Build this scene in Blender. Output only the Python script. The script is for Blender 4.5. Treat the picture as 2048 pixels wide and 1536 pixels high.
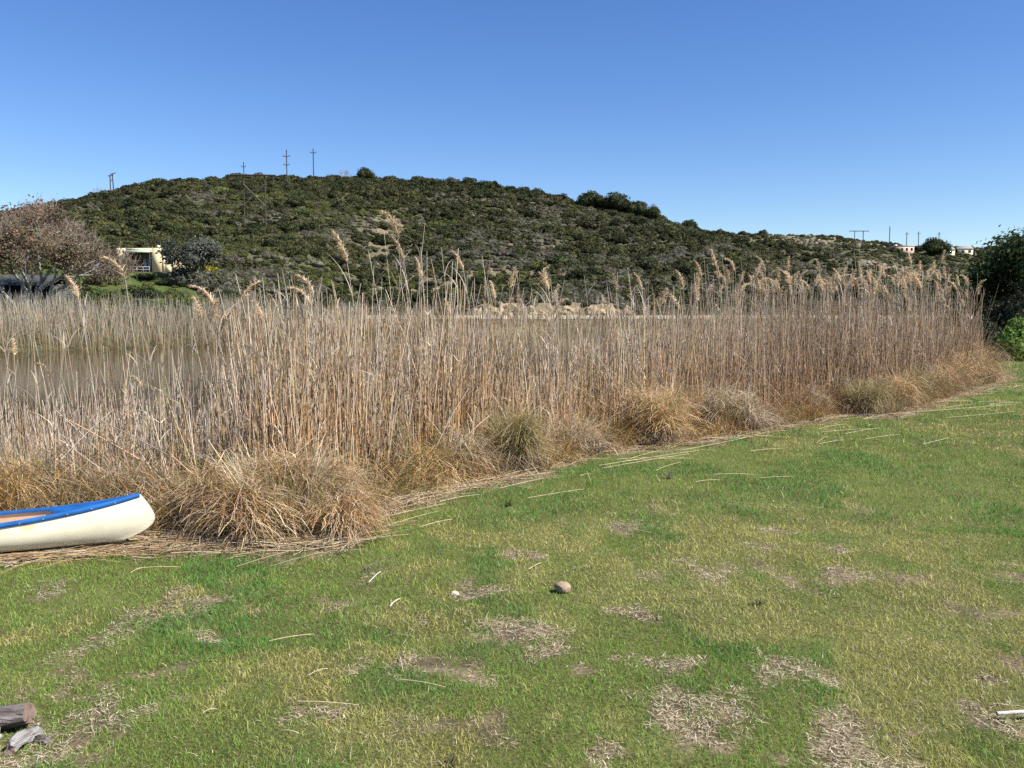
import bpy, bmesh, math, random, zlib
import numpy as np

for o in list(bpy.data.objects):
    bpy.data.objects.remove(o, do_unlink=True)
random.seed(7)
rng = np.random.default_rng(11)
scene = bpy.context.scene
COL = scene.collection
PI = math.pi
R = math.radians

# ------------------------------------------------------------------ camera
cam_data = bpy.data.cameras.new('camera')
cam_data.sensor_width = 36.0
cam_data.lens = 36.0 * 1700 / 2048
cam_data.clip_start = 0.05
cam_data.clip_end = 6000
cam = bpy.data.objects.new('camera', cam_data)
COL.objects.link(cam)
cam.location = (0, 0, 1.7)
cam.rotation_euler = (R(90) - math.atan(143 / 1700), 0, 0)
scene.camera = cam

# ------------------------------------------------------------------ sky, sun, exposure
SUN_EL, SUN_AZ = R(48), R(114)          # azimuth clockwise from +Y
world = bpy.data.worlds.new('World')
scene.world = world
world.use_nodes = True
wn = world.node_tree
bg = wn.nodes['Background']
sky = wn.nodes.new('ShaderNodeTexSky')
sky.sky_type = 'NISHITA'
sky.sun_disc = False
sky.sun_elevation = SUN_EL
sky.sun_rotation = SUN_AZ
sky.altitude = 0
sky.air_density = 1.0
sky.dust_density = 0.0
sky.ozone_density = 4.0
hs = wn.nodes.new('ShaderNodeHueSaturation')            # clear dry air: a slightly more saturated blue everywhere
hs.inputs['Saturation'].default_value = 1.22
hs.inputs['Hue'].default_value = .512
wn.links.new(sky.outputs[0], hs.inputs['Color'])
wn.links.new(hs.outputs[0], bg.inputs[0])
bg.inputs[1].default_value = 0.083
sun_data = bpy.data.lights.new('sun', 'SUN')
sun_data.energy = 5.0
sun_data.angle = R(0.53)
sun_data.color = (1.0, 0.95, 0.87)
sun = bpy.data.objects.new('sun', sun_data)
COL.objects.link(sun)
sun.rotation_euler = (PI / 2 - SUN_EL, 0, PI - SUN_AZ)
scene.view_settings.view_transform = 'Standard'
scene.view_settings.look = 'None'
scene.view_settings.exposure = 0.9
scene.view_settings.gamma = 1.0
scene.view_settings.use_curve_mapping = False
scene.cycles.use_denoising = False
scene.cycles.max_bounces = 5
scene.cycles.transparent_max_bounces = 4

# ------------------------------------------------------------------ helpers
def tag(o, label=None, cat=None, group=None, kind=None):
    if label: o['label'] = label
    if cat: o['category'] = cat
    if group: o['group'] = group
    if kind: o['kind'] = kind
    return o

def link(o, parent=None):
    COL.objects.link(o)
    if parent is not None:
        o.parent = parent
    return o

def empty(name, loc=(0, 0, 0), rz=0.0):
    o = bpy.data.objects.new(name, None)
    o.empty_display_size = 0.2
    o.location = loc
    o.rotation_euler = (0, 0, rz)
    return link(o)

class MB:
    """collects vertex / face arrays with colours"""
    def __init__(s):
        s.V, s.Q, s.T, s.C, s.n = [], [], [], [], 0
    def add(s, V, Q=None, T=None, C=None):
        V = np.asarray(V, float).reshape(-1, 3)
        if Q is not None and len(Q): s.Q.append(np.asarray(Q, np.int64).reshape(-1, 4) + s.n)
        if T is not None and len(T): s.T.append(np.asarray(T, np.int64).reshape(-1, 3) + s.n)
        C = np.ones((len(V), 3)) if C is None else np.broadcast_to(np.asarray(C, float), (len(V), 3))
        s.V.append(V); s.C.append(C); s.n += len(V)
    def mesh(s, name, mat, smooth=False):
        me = bpy.data.meshes.new(name)
        V = np.concatenate(s.V); C = np.concatenate(s.C)
        Q = np.concatenate(s.Q) if s.Q else np.zeros((0, 4), np.int64)
        T = np.concatenate(s.T) if s.T else np.zeros((0, 3), np.int64)
        me.vertices.add(len(V)); me.vertices.foreach_set('co', V.astype(np.float32).ravel())
        idx = np.concatenate([Q.ravel(), T.ravel()]).astype(np.int32)
        me.loops.add(len(idx)); me.loops.foreach_set('vertex_index', idx)
        st = np.concatenate([np.arange(len(Q)) * 4, len(Q) * 4 + np.arange(len(T)) * 3]).astype(np.int32)
        me.polygons.add(len(st)); me.polygons.foreach_set('loop_start', st)
        if smooth: me.polygons.foreach_set('use_smooth', np.ones(len(st), bool))
        me.update(calc_edges=True)
        a = me.color_attributes.new('Col', 'FLOAT_COLOR', 'POINT')
        a.data.foreach_set('color', np.concatenate([C, np.ones((len(C), 1))], 1).astype(np.float32).ravel())
        if mat: me.materials.append(mat)
        return me
    def obj(s, name, mat, parent=None, smooth=False):
        return link(bpy.data.objects.new(name, s.mesh(name, mat, smooth)), parent)

def arr(v, n):
    return np.broadcast_to(np.asarray(v, float), (n,)).copy()

def spine(P0, az, th0, th1, L, nseg, p=1.0, wob=0.0):
    N = len(P0)
    P = np.zeros((N, nseg + 1, 3)); P[:, 0] = P0
    for k in range(nseg):
        th = th0 + (th1 - th0) * ((k + .5) / nseg) ** p
        a = az + (rng.normal(0, wob, N) if wob else 0)
        st = (L / nseg)[:, None]
        P[:, k + 1] = P[:, k] + st * np.stack([np.sin(th) * np.cos(a), np.sin(th) * np.sin(a), np.cos(th)], 1)
    return P

def ribbons(mb, P, w, c0, c1, floor=None, waz=None, tip=0.15, cp=1.0):
    """flat blades along spines P (N,K,3)"""
    N, K = P.shape[:2]
    w = arr(w, N)
    if floor is not None:
        P = P.copy(); P[..., 2] = np.maximum(P[..., 2], np.asarray(floor)[:, None])
    if waz is None: waz = rng.uniform(0, 2 * PI, N)
    t = np.linspace(0, 1, K)
    wd = (w[:, None] * (1 - (1 - tip) * t ** 1.5)[None]) * .5
    side = np.stack([np.cos(waz), np.sin(waz), np.zeros(N)], 1)[:, None] * wd[..., None]
    V = np.stack([P - side, P + side], 2)
    i = np.arange(N)[:, None] * (K * 2) + np.arange(K - 1)[None] * 2
    Q = np.stack([i, i + 1, i + 3, i + 2], -1)
    c0 = np.broadcast_to(c0, (N, 3)); c1 = np.broadcast_to(c1, (N, 3))
    C = c0[:, None] + (c1 - c0)[:, None] * (t ** cp)[None, :, None]
    C = np.repeat(C[:, :, None], 2, 2)
    mb.add(V, Q, C=C.reshape(-1, 3))

def tubes(mb, P, r, c0, c1, S=3, tip=0.5, cp=1.0):
    N, K = P.shape[:2]
    r = arr(r, N)
    t = np.linspace(0, 1, K)
    d = P[:, -1] - P[:, 0]; d /= np.linalg.norm(d, axis=1)[:, None] + 1e-9
    ref = np.where(np.abs(d[:, 2:3]) > .8, np.array([[1., 0, 0]]), np.array([[0, 0, 1.]]))
    a = np.cross(d, ref); a /= np.linalg.norm(a, axis=1)[:, None]
    b = np.cross(d, a)
    ph = rng.uniform(0, 2 * PI, N)[:, None] + np.arange(S)[None] * 2 * PI / S
    ring = np.cos(ph)[..., None] * a[:, None] + np.sin(ph)[..., None] * b[:, None]
    rr = r[:, None] * (1 - (1 - tip) * t)[None]
    V = P[:, :, None] + ring[:, None] * rr[..., None, None]
    n = np.arange(N)[:, None, None] * (K * S); k = np.arange(K - 1)[None, :, None] * S; s = np.arange(S)[None, None]
    s2 = (s + 1) % S
    Q = np.stack([n + k + s, n + k + s2, n + k + S + s2, n + k + S + s], -1)
    c0 = np.broadcast_to(c0, (N, 3)); c1 = np.broadcast_to(c1, (N, 3))
    C = c0[:, None] + (c1 - c0)[:, None] * (t ** cp)[None, :, None]
    mb.add(V, Q, C=np.repeat(C[:, :, None], S, 2).reshape(-1, 3))

def leaves(mb, P, nrm, size, col, asp=0.55):
    """one rhombic leaf (or leaf spray) per point, normal jittered"""
    N = len(P)
    size = arr(size, N)
    nr = nrm + rng.normal(0, .55, (N, 3)); nr /= np.linalg.norm(nr, axis=1)[:, None] + 1e-9
    u = np.cross(nr, rng.normal(0, 1, (N, 3))); u /= np.linalg.norm(u, axis=1)[:, None] + 1e-9
    v = np.cross(nr, u)
    s = size[:, None]
    V = np.stack([P - u * s, P + v * s * asp + u * s * .1, P + u * s, P - v * s * asp + u * s * .1], 1)
    V[:, 0] -= nr * s * .15; V[:, 2] -= nr * s * .15
    Q = np.arange(N * 4).reshape(N, 4)
    mb.add(V, Q, C=np.repeat(np.broadcast_to(col, (N, 3))[:, None], 4, 1).reshape(-1, 3))

def jit(col, n, s=0.15, hue=0.06):
    c = np.asarray(col, float)[None] * (1 + rng.normal(0, s, (n, 1))) * (1 + rng.normal(0, hue, (n, 3)))
    return np.clip(c, 0.004, 0.95)

def pick(cols, n, weights=None, s=0.15):
    cols = np.asarray(cols, float)
    w = None if weights is None else np.asarray(weights) / np.sum(weights)
    i = rng.choice(len(cols), n, p=w)
    return np.clip(cols[i] * (1 + rng.normal(0, s, (n, 1))), 0.004, .95)

def hash2(ix, iy, seed):
    h = (ix.astype(np.int64) * 374761393 + iy.astype(np.int64) * 668265263 + seed * 974711) & 0x7fffffff
    h = ((h ^ (h >> 13)) * 1274126177) & 0x7fffffff
    return ((h ^ (h >> 16)) & 0xffff) / 65535.0

def vn(x, y, seed=0):
    x = np.asarray(x, float); y = np.asarray(y, float)
    ix = np.floor(x); iy = np.floor(y)
    fx = x - ix; fy = y - iy
    fx = fx * fx * (3 - 2 * fx); fy = fy * fy * (3 - 2 * fy)
    a = hash2(ix, iy, seed); b = hash2(ix + 1, iy, seed); c = hash2(ix, iy + 1, seed); d = hash2(ix + 1, iy + 1, seed)
    return (a + (b - a) * fx) * (1 - fy) + (c + (d - c) * fx) * fy

def fbm(x, y, seed=0, oct=3):
    s = 0; a = .5; t = 0
    for k in range(oct):
        s = s + a * vn(np.asarray(x) * 2 ** k + 17.3 * k, np.asarray(y) * 2 ** k - 9.1 * k, seed + k); t += a; a *= .5
    return s / t

def sm(t):
    t = np.clip(t, 0, 1); return t * t * (3 - 2 * t)

# ------------------------------------------------------------------ materials
def nodes_of(name):
    m = bpy.data.materials.new(name); m.use_nodes = True
    return m, m.node_tree, m.node_tree.nodes['Principled BSDF']

def N_(nt, t, **kw):
    n = nt.nodes.new(t)
    for k, v in kw.items(): setattr(n, k, v)
    return n

def noise_val(nt, scale, lo, hi, detail=4, coord='Object', stretch=None):
    tc = N_(nt, 'ShaderNodeTexCoord'); nz = N_(nt, 'ShaderNodeTexNoise')
    nz.inputs['Scale'].default_value = scale; nz.inputs['Detail'].default_value = detail
    src = tc.outputs[coord]
    if stretch:
        mp = N_(nt, 'ShaderNodeMapping'); mp.inputs['Scale'].default_value = stretch
        nt.links.new(src, mp.inputs[0]); src = mp.outputs[0]
    nt.links.new(src, nz.inputs['Vector'])
    mr = N_(nt, 'ShaderNodeMapRange'); mr.inputs[1].default_value = .3; mr.inputs[2].default_value = .7
    mr.inputs[3].default_value = lo; mr.inputs[4].default_value = hi
    nt.links.new(nz.outputs[0], mr.inputs[0])
    return mr.outputs[0], nz.outputs[0]

def mul_col(nt, colsock, valsock):
    m = N_(nt, 'ShaderNodeVectorMath', operation='SCALE')
    nt.links.new(colsock, m.inputs[0]); nt.links.new(valsock, m.inputs['Scale'])
    return m.outputs[0]

def veg_mat(name, transl=0.3, rough=0.8, rand=0.0, spec=0.15, noise=None):
    m, nt, b = nodes_of(name)
    at = N_(nt, 'ShaderNodeAttribute', attribute_name='Col')
    c = at.outputs['Color']
    if rand:
        oi = N_(nt, 'ShaderNodeObjectInfo'); mr = N_(nt, 'ShaderNodeMapRange')
        mr.inputs[3].default_value = 1 - rand; mr.inputs[4].default_value = 1 + rand
        nt.links.new(oi.outputs['Random'], mr.inputs[0]); c = mul_col(nt, c, mr.outputs[0])
    if noise:
        v, _ = noise_val(nt, noise[0], noise[1], noise[2]); c = mul_col(nt, c, v)
    nt.links.new(c, b.inputs['Base Color'])
    b.inputs['Roughness'].default_value = rough
    b.inputs['Specular IOR Level'].default_value = spec
    if transl:
        tr = N_(nt, 'ShaderNodeBsdfTranslucent'); mx = N_(nt, 'ShaderNodeMixShader')
        mx.inputs[0].default_value = transl
        nt.links.new(c, tr.inputs[0]); nt.links.new(b.outputs[0], mx.inputs[1]); nt.links.new(tr.outputs[0], mx.inputs[2])
        nt.links.new(mx.outputs[0], nt.nodes['Material Output'].inputs[0])
    return m

def solid(name, col, rough=.6, var=(6, .8, 1.2), bump=0.0, bscale=30, spec=.3, metal=0, stretch=None, coord='Object'):
    m, nt, b = nodes_of(name)
    rgb = N_(nt, 'ShaderNodeRGB'); rgb.outputs[0].default_value = (*col, 1)
    c = rgb.outputs[0]
    if var:
        v, _ = noise_val(nt, var[0], var[1], var[2], coord=coord, stretch=stretch); c = mul_col(nt, c, v)
    nt.links.new(c, b.inputs['Base Color'])
    b.inputs['Roughness'].default_value = rough
    b.inputs['Specular IOR Level'].default_value = spec
    b.inputs['Metallic'].default_value = metal
    if bump:
        _, nz = noise_val(nt, bscale, 0, 1, coord=coord, stretch=stretch)
        bp = N_(nt, 'ShaderNodeBump'); bp.inputs['Strength'].default_value = bump; bp.inputs['Distance'].default_value = .02
        nt.links.new(nz, bp.inputs['Height']); nt.links.new(bp.outputs[0], b.inputs['Normal'])
    return m

M = {}
M['grass'] = veg_mat('grass_blades', .35, .55, spec=.25)
M['dry'] = veg_mat('dry_blades', .22, .7, spec=.2)
M['reed'] = veg_mat('reed_stems', .08, .55, rand=.14, spec=.3)
M['plume'] = veg_mat('reed_plumes', .4, .9, rand=.15, spec=.05)
M['scrub'] = veg_mat('scrub_foliage', .18, .75, rand=.3, spec=.12)
M['leaf'] = veg_mat('leaf_foliage', .3, .6, rand=.12, spec=.25)
M['twig'] = veg_mat('twigs', 0, .9, noise=(3, .75, 1.25))
M['rock'] = veg_mat('rubble', 0, .95, noise=(.8, .7, 1.2))

# ground: vertex colours carry turf / soil / bank / scrub floor, noise adds grain
m, nt, b = nodes_of('ground_soil')
at = N_(nt, 'ShaderNodeAttribute', attribute_name='Col')
v1, n1 = noise_val(nt, 55, .6, 1.35, 6); v2, n2 = noise_val(nt, 1.7, .8, 1.2, 5); v3, _ = noise_val(nt, .13, .8, 1.2, 5)
nt.links.new(mul_col(nt, mul_col(nt, mul_col(nt, at.outputs['Color'], v1), v2), v3), b.inputs['Base Color'])
b.inputs['Roughness'].default_value = .95; b.inputs['Specular IOR Level'].default_value = .05
bp = N_(nt, 'ShaderNodeBump'); bp.inputs['Strength'].default_value = .8; bp.inputs['Distance'].default_value = .015
nt.links.new(n1, bp.inputs['Height']); nt.links.new(bp.outputs[0], b.inputs['Normal'])
M['ground'] = m

m, nt, b = nodes_of('lagoon_water')
b.inputs['Base Color'].default_value = (.05, .04, .024, 1)
b.inputs['Roughness'].default_value = .06; b.inputs['IOR'].default_value = 1.2
_, nz = noise_val(nt, 1.3, 0, 1, 3, stretch=(.5, 2.2, 1)); _, nz2 = noise_val(nt, .35, 0, 1, 2, stretch=(.5, 1.6, 1))
ad = N_(nt, 'ShaderNodeMath', operation='ADD'); nt.links.new(nz, ad.inputs[0]); nt.links.new(nz2, ad.inputs[1])
bp = N_(nt, 'ShaderNodeBump'); bp.inputs['Strength'].default_value = .12; bp.inputs['Distance'].default_value = .03
nt.links.new(ad.outputs[0], bp.inputs['Height']); nt.links.new(bp.outputs[0], b.inputs['Normal'])
M['water'] = m

# ------------------------------------------------------------------ terrain
EX = np.array([-60, -10, -6, -4.0, -3.39, -3.1, -2.57, -1.72, -1.15, -1.06, -.38, .3, 1.07, 2.47, 3.75, 5.3, 6.31, 8.79, 11.52, 13.2, 15.29, 19.41, 30, 70, 300])
EY = np.array([-14, 5.2, 6.0, 6.45, 6.6, 6.55, 6.3, 6.18, 6.32, 7.3, 8.5, 8.95, 10.2, 11.05, 12.24, 13.85, 13.95, 16.98, 20.21, 23.0, 27.5, 36, 60, 128, 300])
def edge(x): return np.interp(x, EX, EY)
RX = np.array([-12, -8, -4, -2, -1, 0, 1, 2.5, 3.75, 5.3, 6.3, 8.8, 11.5, 13.2])
RY = np.array([5.6, 6.6, 7.3, 7.4, 8.5, 9.6, 10.7, 11.9, 13, 14.5, 15, 17.8, 21, 24.0])
def reedline(x): return np.interp(x, RX, RY)
WX = np.array([-300, -60, -27, -19, -17, -10, 5, 60, 300]); WY = np.array([38, 40, 46, 56, 74, 90, 96, 97, 97])
def wedge(x): return np.interp(x, WX, WY)
R1X = np.array([-420, -300, -177, -156.7, -139.9, -124.2, -108.5, -88.1, -76.5, -53.4, -27.1, -10.6, 9.3, 22.1, 34.5, 43.3, 56.4, 72.1, 84.1, 102, 140, 400])
R1Y = np.array([230, 230, 230, 240, 250, 260, 270, 280, 285, 285, 285, 285, 285, 280, 275, 270, 265, 260, 250, 240, 235, 235])
R1Z = np.array([2, 10, 21, 26, 30.5, 36.4, 42, 45.2, 45, 45.6, 44.6, 43.2, 40.6, 37, 34.6, 31.6, 26.5, 19.5, 13.2, 6.6, 4, 3])
R2X = np.array([-400, 0, 49, 102, 135.6, 179, 211, 226, 255, 310, 387, 700]); R2Z = np.array([20, 42, 45.6, 46.8, 46, 45, 40.8, 39, 38, 38.5, 36.5, 30])
HOUSE = (-49.2, 117.5, 7.05)
WATER_Z = -.45
def toe(x): return np.interp(x, [-60, -40, -27, 400], [54, 60, 116, 119])
def height(x, y):
    x = np.asarray(x, float); y = np.asarray(y, float)
    d = y - edge(x)
    near = -.8 * sm((d - .25) / 2.6)
    lawn = (fbm(x * 1.1, y * 1.1, 5) - .5) * .05 + (fbm(x * 6, y * 6, 9, 2) - .5) * .022
    near = near + lawn * np.clip(1 - np.abs(y) / 60, 0, 1)
    yw = wedge(x)
    bank = -.8 + 1.7 * sm((y - (yw - 3.2)) / 12)
    yt = toe(x)
    yr = np.interp(x, R1X, R1Y); zr = np.interp(x, R1X, R1Z)
    s = np.clip((y - yt) / (yr - yt), 0, 1)
    hill = .9 + (zr - .9) * s ** np.interp(x, [-40, -8], [1.6, 1.25]) - np.maximum(y - yr, 0) * .22
    rough = (fbm(x * .045, y * .045, 21, 3) - .5) * 5 * np.clip(s * 4, 0, 1) * np.clip((1 - s) * 5, .25, 1)
    hill = hill + rough
    cut = sm((x + 8) / 4) * sm((19 - x) / 5)
    hill = hill + cut * 1.7 * sm((y - 116.5) / 3.4) * sm((150 - y) / 25)
    z2 = np.interp(x, R2X, R2Z); s2 = np.clip((y - 290) / 200, 0, 1)
    hill2 = 2 + (z2 - 2) * s2 ** 1.1 + (fbm(x * .02, y * .02, 33) - .5) * 6 * s2 * (1 - s2) * 3 - np.maximum(y - 495, 0) * .03
    far = np.where(y > yt, np.maximum(hill, np.where(y > 285, hill2, -9)), np.minimum(bank, .9))
    z = np.where(y > yw - 3.2, np.maximum(far, -.8), near)
    # right of the shore the land simply goes on
    land = sm((edge(x) - y) / 2)
    z = np.where((y < edge(x)) , near * 1.0, z)
    k = sm((11.5 - np.hypot((x - HOUSE[0]) * .9, y - HOUSE[1])) / 5)
    z = z * (1 - k) + HOUSE[2] * k
    return z
def hz(x, y): return float(height(np.array([x]), np.array([y]))[0])

PATCH = [(-0.26, 5.1, 0.2, 0.25), (0.04, 4.37, 0.25, 0.22), (0.77, 3.5, 0.31, 0.24), (1.31, 3.81, 0.23, 0.16), (-0.34, 3.87, 0.21, 0.2), (0.36, 3.81, 0.15, 0.1), (1.28, 5.51, 0.2, 0.23), (0.69, 4.73, 0.12, 0.18), (0.7, 4.01, 0.15, 0.13), (2.16, 5.4, 0.24, 0.17), (2.5, 5.2, 0.22, 0.17), (-1.72, 4.88, 0.15, 0.18), (-1.58, 4.38, 0.12, 0.1), (-1.69, 3.84, 0.16, 0.08), (-1.43, 3.54, 0.07, 0.05), (-0.75, 3.47, 0.14, 0.12), (-0.96, 3.47, 0.12, 0.07), (-0.27, 3.34, 0.22, 0.13), (-2.89, 5.2, 0.17, 0.1), (-2.77, 4.96, 0.14, 0.12), (2.43, 3.99, 0.12, 0.16), (2.14, 3.84, 0.11, 0.1), (2.03, 3.47, 0.14, 0.15), (-1.85, 3.64, 0.13, 0.07), (-1.76, 3.26, 0.2, 0.22), (-1.85, 3.05, 0.3, 0.12), (-2.23, 3.66, 0.12, 0.08), (0.85, 6.55, 0.2, 0.24), (-1.02, 4.92, 0.15, 0.11), (1.59, 3.22, 0.13, 0.07), (1.07, 3.15, 0.11, 0.06), (0.02, 5.9, 0.12, 0.12), (2.4, 5.92, 0.16, 0.12), (2.08, 6.47, 0.13, 0.11), (-0.79, 4.01, 0.14, 0.08), (0.16, 4.11, 0.16, 0.09), (0.4, 3.18, 0.17, 0.08), (2.95, 4.75, .3, .12), (3.3, 5.3, .3, .14)]
def dead(x, y):
    wx = x + (fbm(x * 4, y * 4, 41) - .5) * .42 + (fbm(x * 18, y * 18, 43, 2) - .5) * .16
    wy = y + (fbm(x * 4 + 50, y * 4, 42) - .5) * .5 + (fbm(x * 18 + 50, y * 18, 44, 2) - .5) * .2
    v = np.zeros_like(x)
    for (a, b_, c, d_) in PATCH:
        v = np.maximum(v, 1.12 - np.hypot((wx - a) / c, (wy - b_) / d_))
    v = np.maximum(v, (fbm(x * 2.3, y * 1.5, 47, 4) - .66) * 5 * np.clip((8 - y) / 3, 0, 1))
    e = edge(x) - y                                   # litter strip by the reeds
    v = np.maximum(v, 1.0 - (e + (fbm(x * 3, y * 3, 49) - .5) * .9) / .5)
    v = v + (fbm(x * 14, y * 10, 53, 3) - .5) * .9 * (v > 0.05)
    return np.clip(v * 1.25 - .05, 0, 1)

def stretch_axis(a0, a1, step, lo, hi, growth=1.13, cap=9.0):
    c = list(np.arange(a0, a1, step)); s = step; v = c[-1]
    while v < hi:
        s = min(s * growth, cap if v < 620 else 60); v += s; c.append(v)
    s = step; v = c[0]; pre = []
    while v > lo:
        s = min(s * growth, cap if v > -300 else 60); v -= s; pre.append(v)
    return np.array(pre[::-1] + c)
gx = stretch_axis(-4.5, 6.0, .045, -900, 1100, cap=4.0)
gy = stretch_axis(2.4, 9.5, .045, -60, 2600, growth=1.04, cap=3.5)
X, Y = np.meshgrid(gx, gy)
Z = height(X, Y)
dm = dead(X.ravel(), Y.ravel()).reshape(X.shape)
turf = np.array([.105, .108, .038]); soil = np.array([.145, .112, .072]); mud = np.array([.12, .08, .045])
scr = np.array([.085, .083, .047]); sand = np.array([.24, .185, .12]); gband = np.array([.065, .085, .025])
sv = fbm(X * 9, Y * 9, 63, 3)[..., None]
Cg = turf + (soil * (.2 + 1.5 * sv) - turf) * dm[..., None]
yf = fbm(X * .9, Y * .9, 61)
dd = Y - edge(X)
Cg = np.where((dd > .0)[..., None], mud, Cg)
farm = (Y > wedge(X) - 4) & (dd > 0)
bare = sm((fbm(X * .05, Y * .05, 71, 4) - .68) * 9)[..., None]
bare = np.maximum(bare, (sm(1.3 - np.hypot((X + 32 + (Y - 215) * .12) / 5, (Y - 212) / 26) + (fbm(X * .2, Y * .2, 75) - .5) * 2.2) * .8)[..., None])
cutc = (sm((X + 7) / 3) * sm((18 - X) / 3) * sm((Y - 115) / 1.5) * sm((121.5 - Y) / 1.5))[..., None]
Cf = scr + (sand - scr) * bare * .6
Cf = Cf + (np.array([.24, .19, .12]) - Cf) * cutc * .6
Cf = np.where(((X < -30) & (Y < 112) & (Y > 52))[..., None], gband, Cf)
Cf = np.where(((Y > 470) & (X > 60))[..., None], scr * 1.2 + sand * .35 * sm((fbm(X * .03, Y * .06, 77) - .42) * 8)[..., None], Cf)
Cg = np.where(farm[..., None], Cf, Cg)
ny, nx = X.shape
i = np.arange(ny - 1)[:, None] * nx + np.arange(nx - 1)[None]
g = MB(); g.add(np.stack([X, Y, Z], -1), np.stack([i, i + 1, i + nx + 1, i + nx], -1), C=Cg.reshape(-1, 3))
tag(g.obj('ground', M['ground'], smooth=True), 'lawn, muddy shore and scrub covered hill forming the land', kind='structure')

# water sheet
w = MB()
wx = np.linspace(-300, 300, 61); wy = np.linspace(-40, 130, 35)
A, B = np.meshgrid(wx, wy); i = np.arange(34)[:, None] * 61 + np.arange(60)[None]
w.add(np.stack([A, B, np.full_like(A, WATER_Z)], -1), np.stack([i, i + 1, i + 62, i + 61], -1))
tag(w.obj('water', M['water']), 'still brown lagoon water behind the reeds', kind='structure')

# gravel road on the far shore: strip with a raised crown, sitting on the terrace
M['gravel'] = solid('gravel_road', (.50, .44, .34), .95, (2, .85, 1.15), .4, 8)
rd = MB(); xs = np.arange(-30, 62, 2.0)
yc = 109.5 + np.where(xs > 50, (xs - 50) * .04, 0) - np.where(xs < -15, (-15 - xs) * .2, 0)
prof = [(-3.3, -.15), (-2.2, .32), (0, .4), (2.2, .32), (3.3, -.15)]
V = np.array([[(x, y + o, .93 + h) for o, h in prof] for x, y in zip(xs, yc)])
i = np.arange(len(xs) - 1)[:, None] * 5 + np.arange(4)[None]
rd.add(V, np.stack([i, i + 1, i + 6, i + 5], -1))
tag(rd.obj('gravel_road', M['gravel']), 'pale gravel road along the foot of the hill', kind='structure')

# ------------------------------------------------------------------ lawn grass
def in_view(x, y, mar=1.2):
    return np.abs(x) < .64 * y + mar
gm = MB()
GREEN = np.array([.20, .32, .052]); DEEP = np.array([.10, .245, .045]); YEL = np.array([.50, .445, .125]); STRAW = np.array([.72, .61, .38])
def lawn_zone(y0, y1, dens, wid, hgt, nseg):
    xm = .64 * y1 + 1.2
    n = int(dens * (y1 - y0) * 2 * xm)
    x = rng.uniform(-xm, xm, n); y = rng.uniform(y0, y1, n)
    k = in_view(x, y) & (y < edge(x) + .05)
    x = x[k]; y = y[k]
    dmk = dead(x, y)
    k = rng.random(len(x)) > dmk * .85
    x = x[k]; y = y[k]; dmk = dmk[k]; n = len(x)
    z = height(x, y)
    f = fbm(x * 1.1, y * .8, 81, 4); f2 = fbm(x * 4.6, y * 3.2, 85, 3)
    yl = np.clip((f - .48) * 5.5 + (f2 - .5) * 3.2 + dmk * .8 - np.clip((y - 6.5) / 5, 0, .45) + .1, 0, 1)
    dp = np.clip((fbm(x * 1.7 + 30, y * 1.1, 87, 4) - .52) * 8, 0, 1) * (1 - yl * .8)
    c = GREEN + (YEL - GREEN) * (yl * .85)[:, None]
    c = c + (DEEP - c) * (dp * .85)[:, None]
    st = rng.random(n) < (.06 + .22 * yl + .3 * dmk)
    c = np.where(st[:, None], STRAW * .8, c)
    c = c * (1 + rng.normal(0, .28, (n, 1)))
    c = np.clip(c, .01, .9)
    h = hgt * rng.uniform(.4, 1.25, n) * (1 + dp * .5) * (.55 + .9 * f2) * np.where(rng.random(n) < .03, 1.8, 1)
    th0 = rng.uniform(0, .5, n); th1 = th0 + rng.uniform(.3, 1.2, n)
    th0[st] += .5; th1[st] = np.minimum(th1[st] + .6, 1.6)
    P = spine(np.stack([x, y, z - .004], 1), rng.uniform(0, 2 * PI, n), th0, th1, h, nseg)
    ribbons(gm, P, wid * rng.uniform(.6, 1.4, n), c * .85, c * 1.05, tip=.2)
lawn_zone(2.5, 4.3, 15000, .0025, .029, 2)
lawn_zone(4.3, 6.6, 7500, .0034, .03, 2)
lawn_zone(6.6, 10.5, 2900, .0052, .033, 1)
lawn_zone(10.5, 18, 800, .010, .042, 1)
lawn_zone(18, 45, 170, .02, .05, 1)
# matted dead straw in the bare patches
n = 420000
x = rng.uniform(-4, 5, n); y = 2.5 + 7 * rng.random(n) ** 1.7
k = in_view(x, y) & (y < edge(x) + .3) & (rng.random(n) < dead(x, y) ** .7 * .9 * np.clip(2.6 - 3.6 * fbm(x * 3.2, y * 2.6, 57, 2), .08, 1)); x = x[k]; y = y[k]; n = len(x)
P = spine(np.stack([x, y, height(x, y) + rng.uniform(.002, .012, n)], 1), rng.uniform(0, 2 * PI, n), rng.uniform(1.2, 1.55, n), rng.uniform(1.45, 1.75, n), rng.uniform(.012, .042, n), 2)
cs = pick([(.70, .60, .41), (.52, .42, .27), (.24, .17, .1), (.80, .72, .53)], n, [4, 3, 2, 3])
ribbons(gm, P, rng.uniform(.0016, .0038, n) * (.7 + .12 * y), cs, cs, tip=.4)
tag(gm.obj('lawn_grass', M['grass']), 'short green and yellowing lawn grass with worn straw patches', 'grass', kind='stuff')

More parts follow.
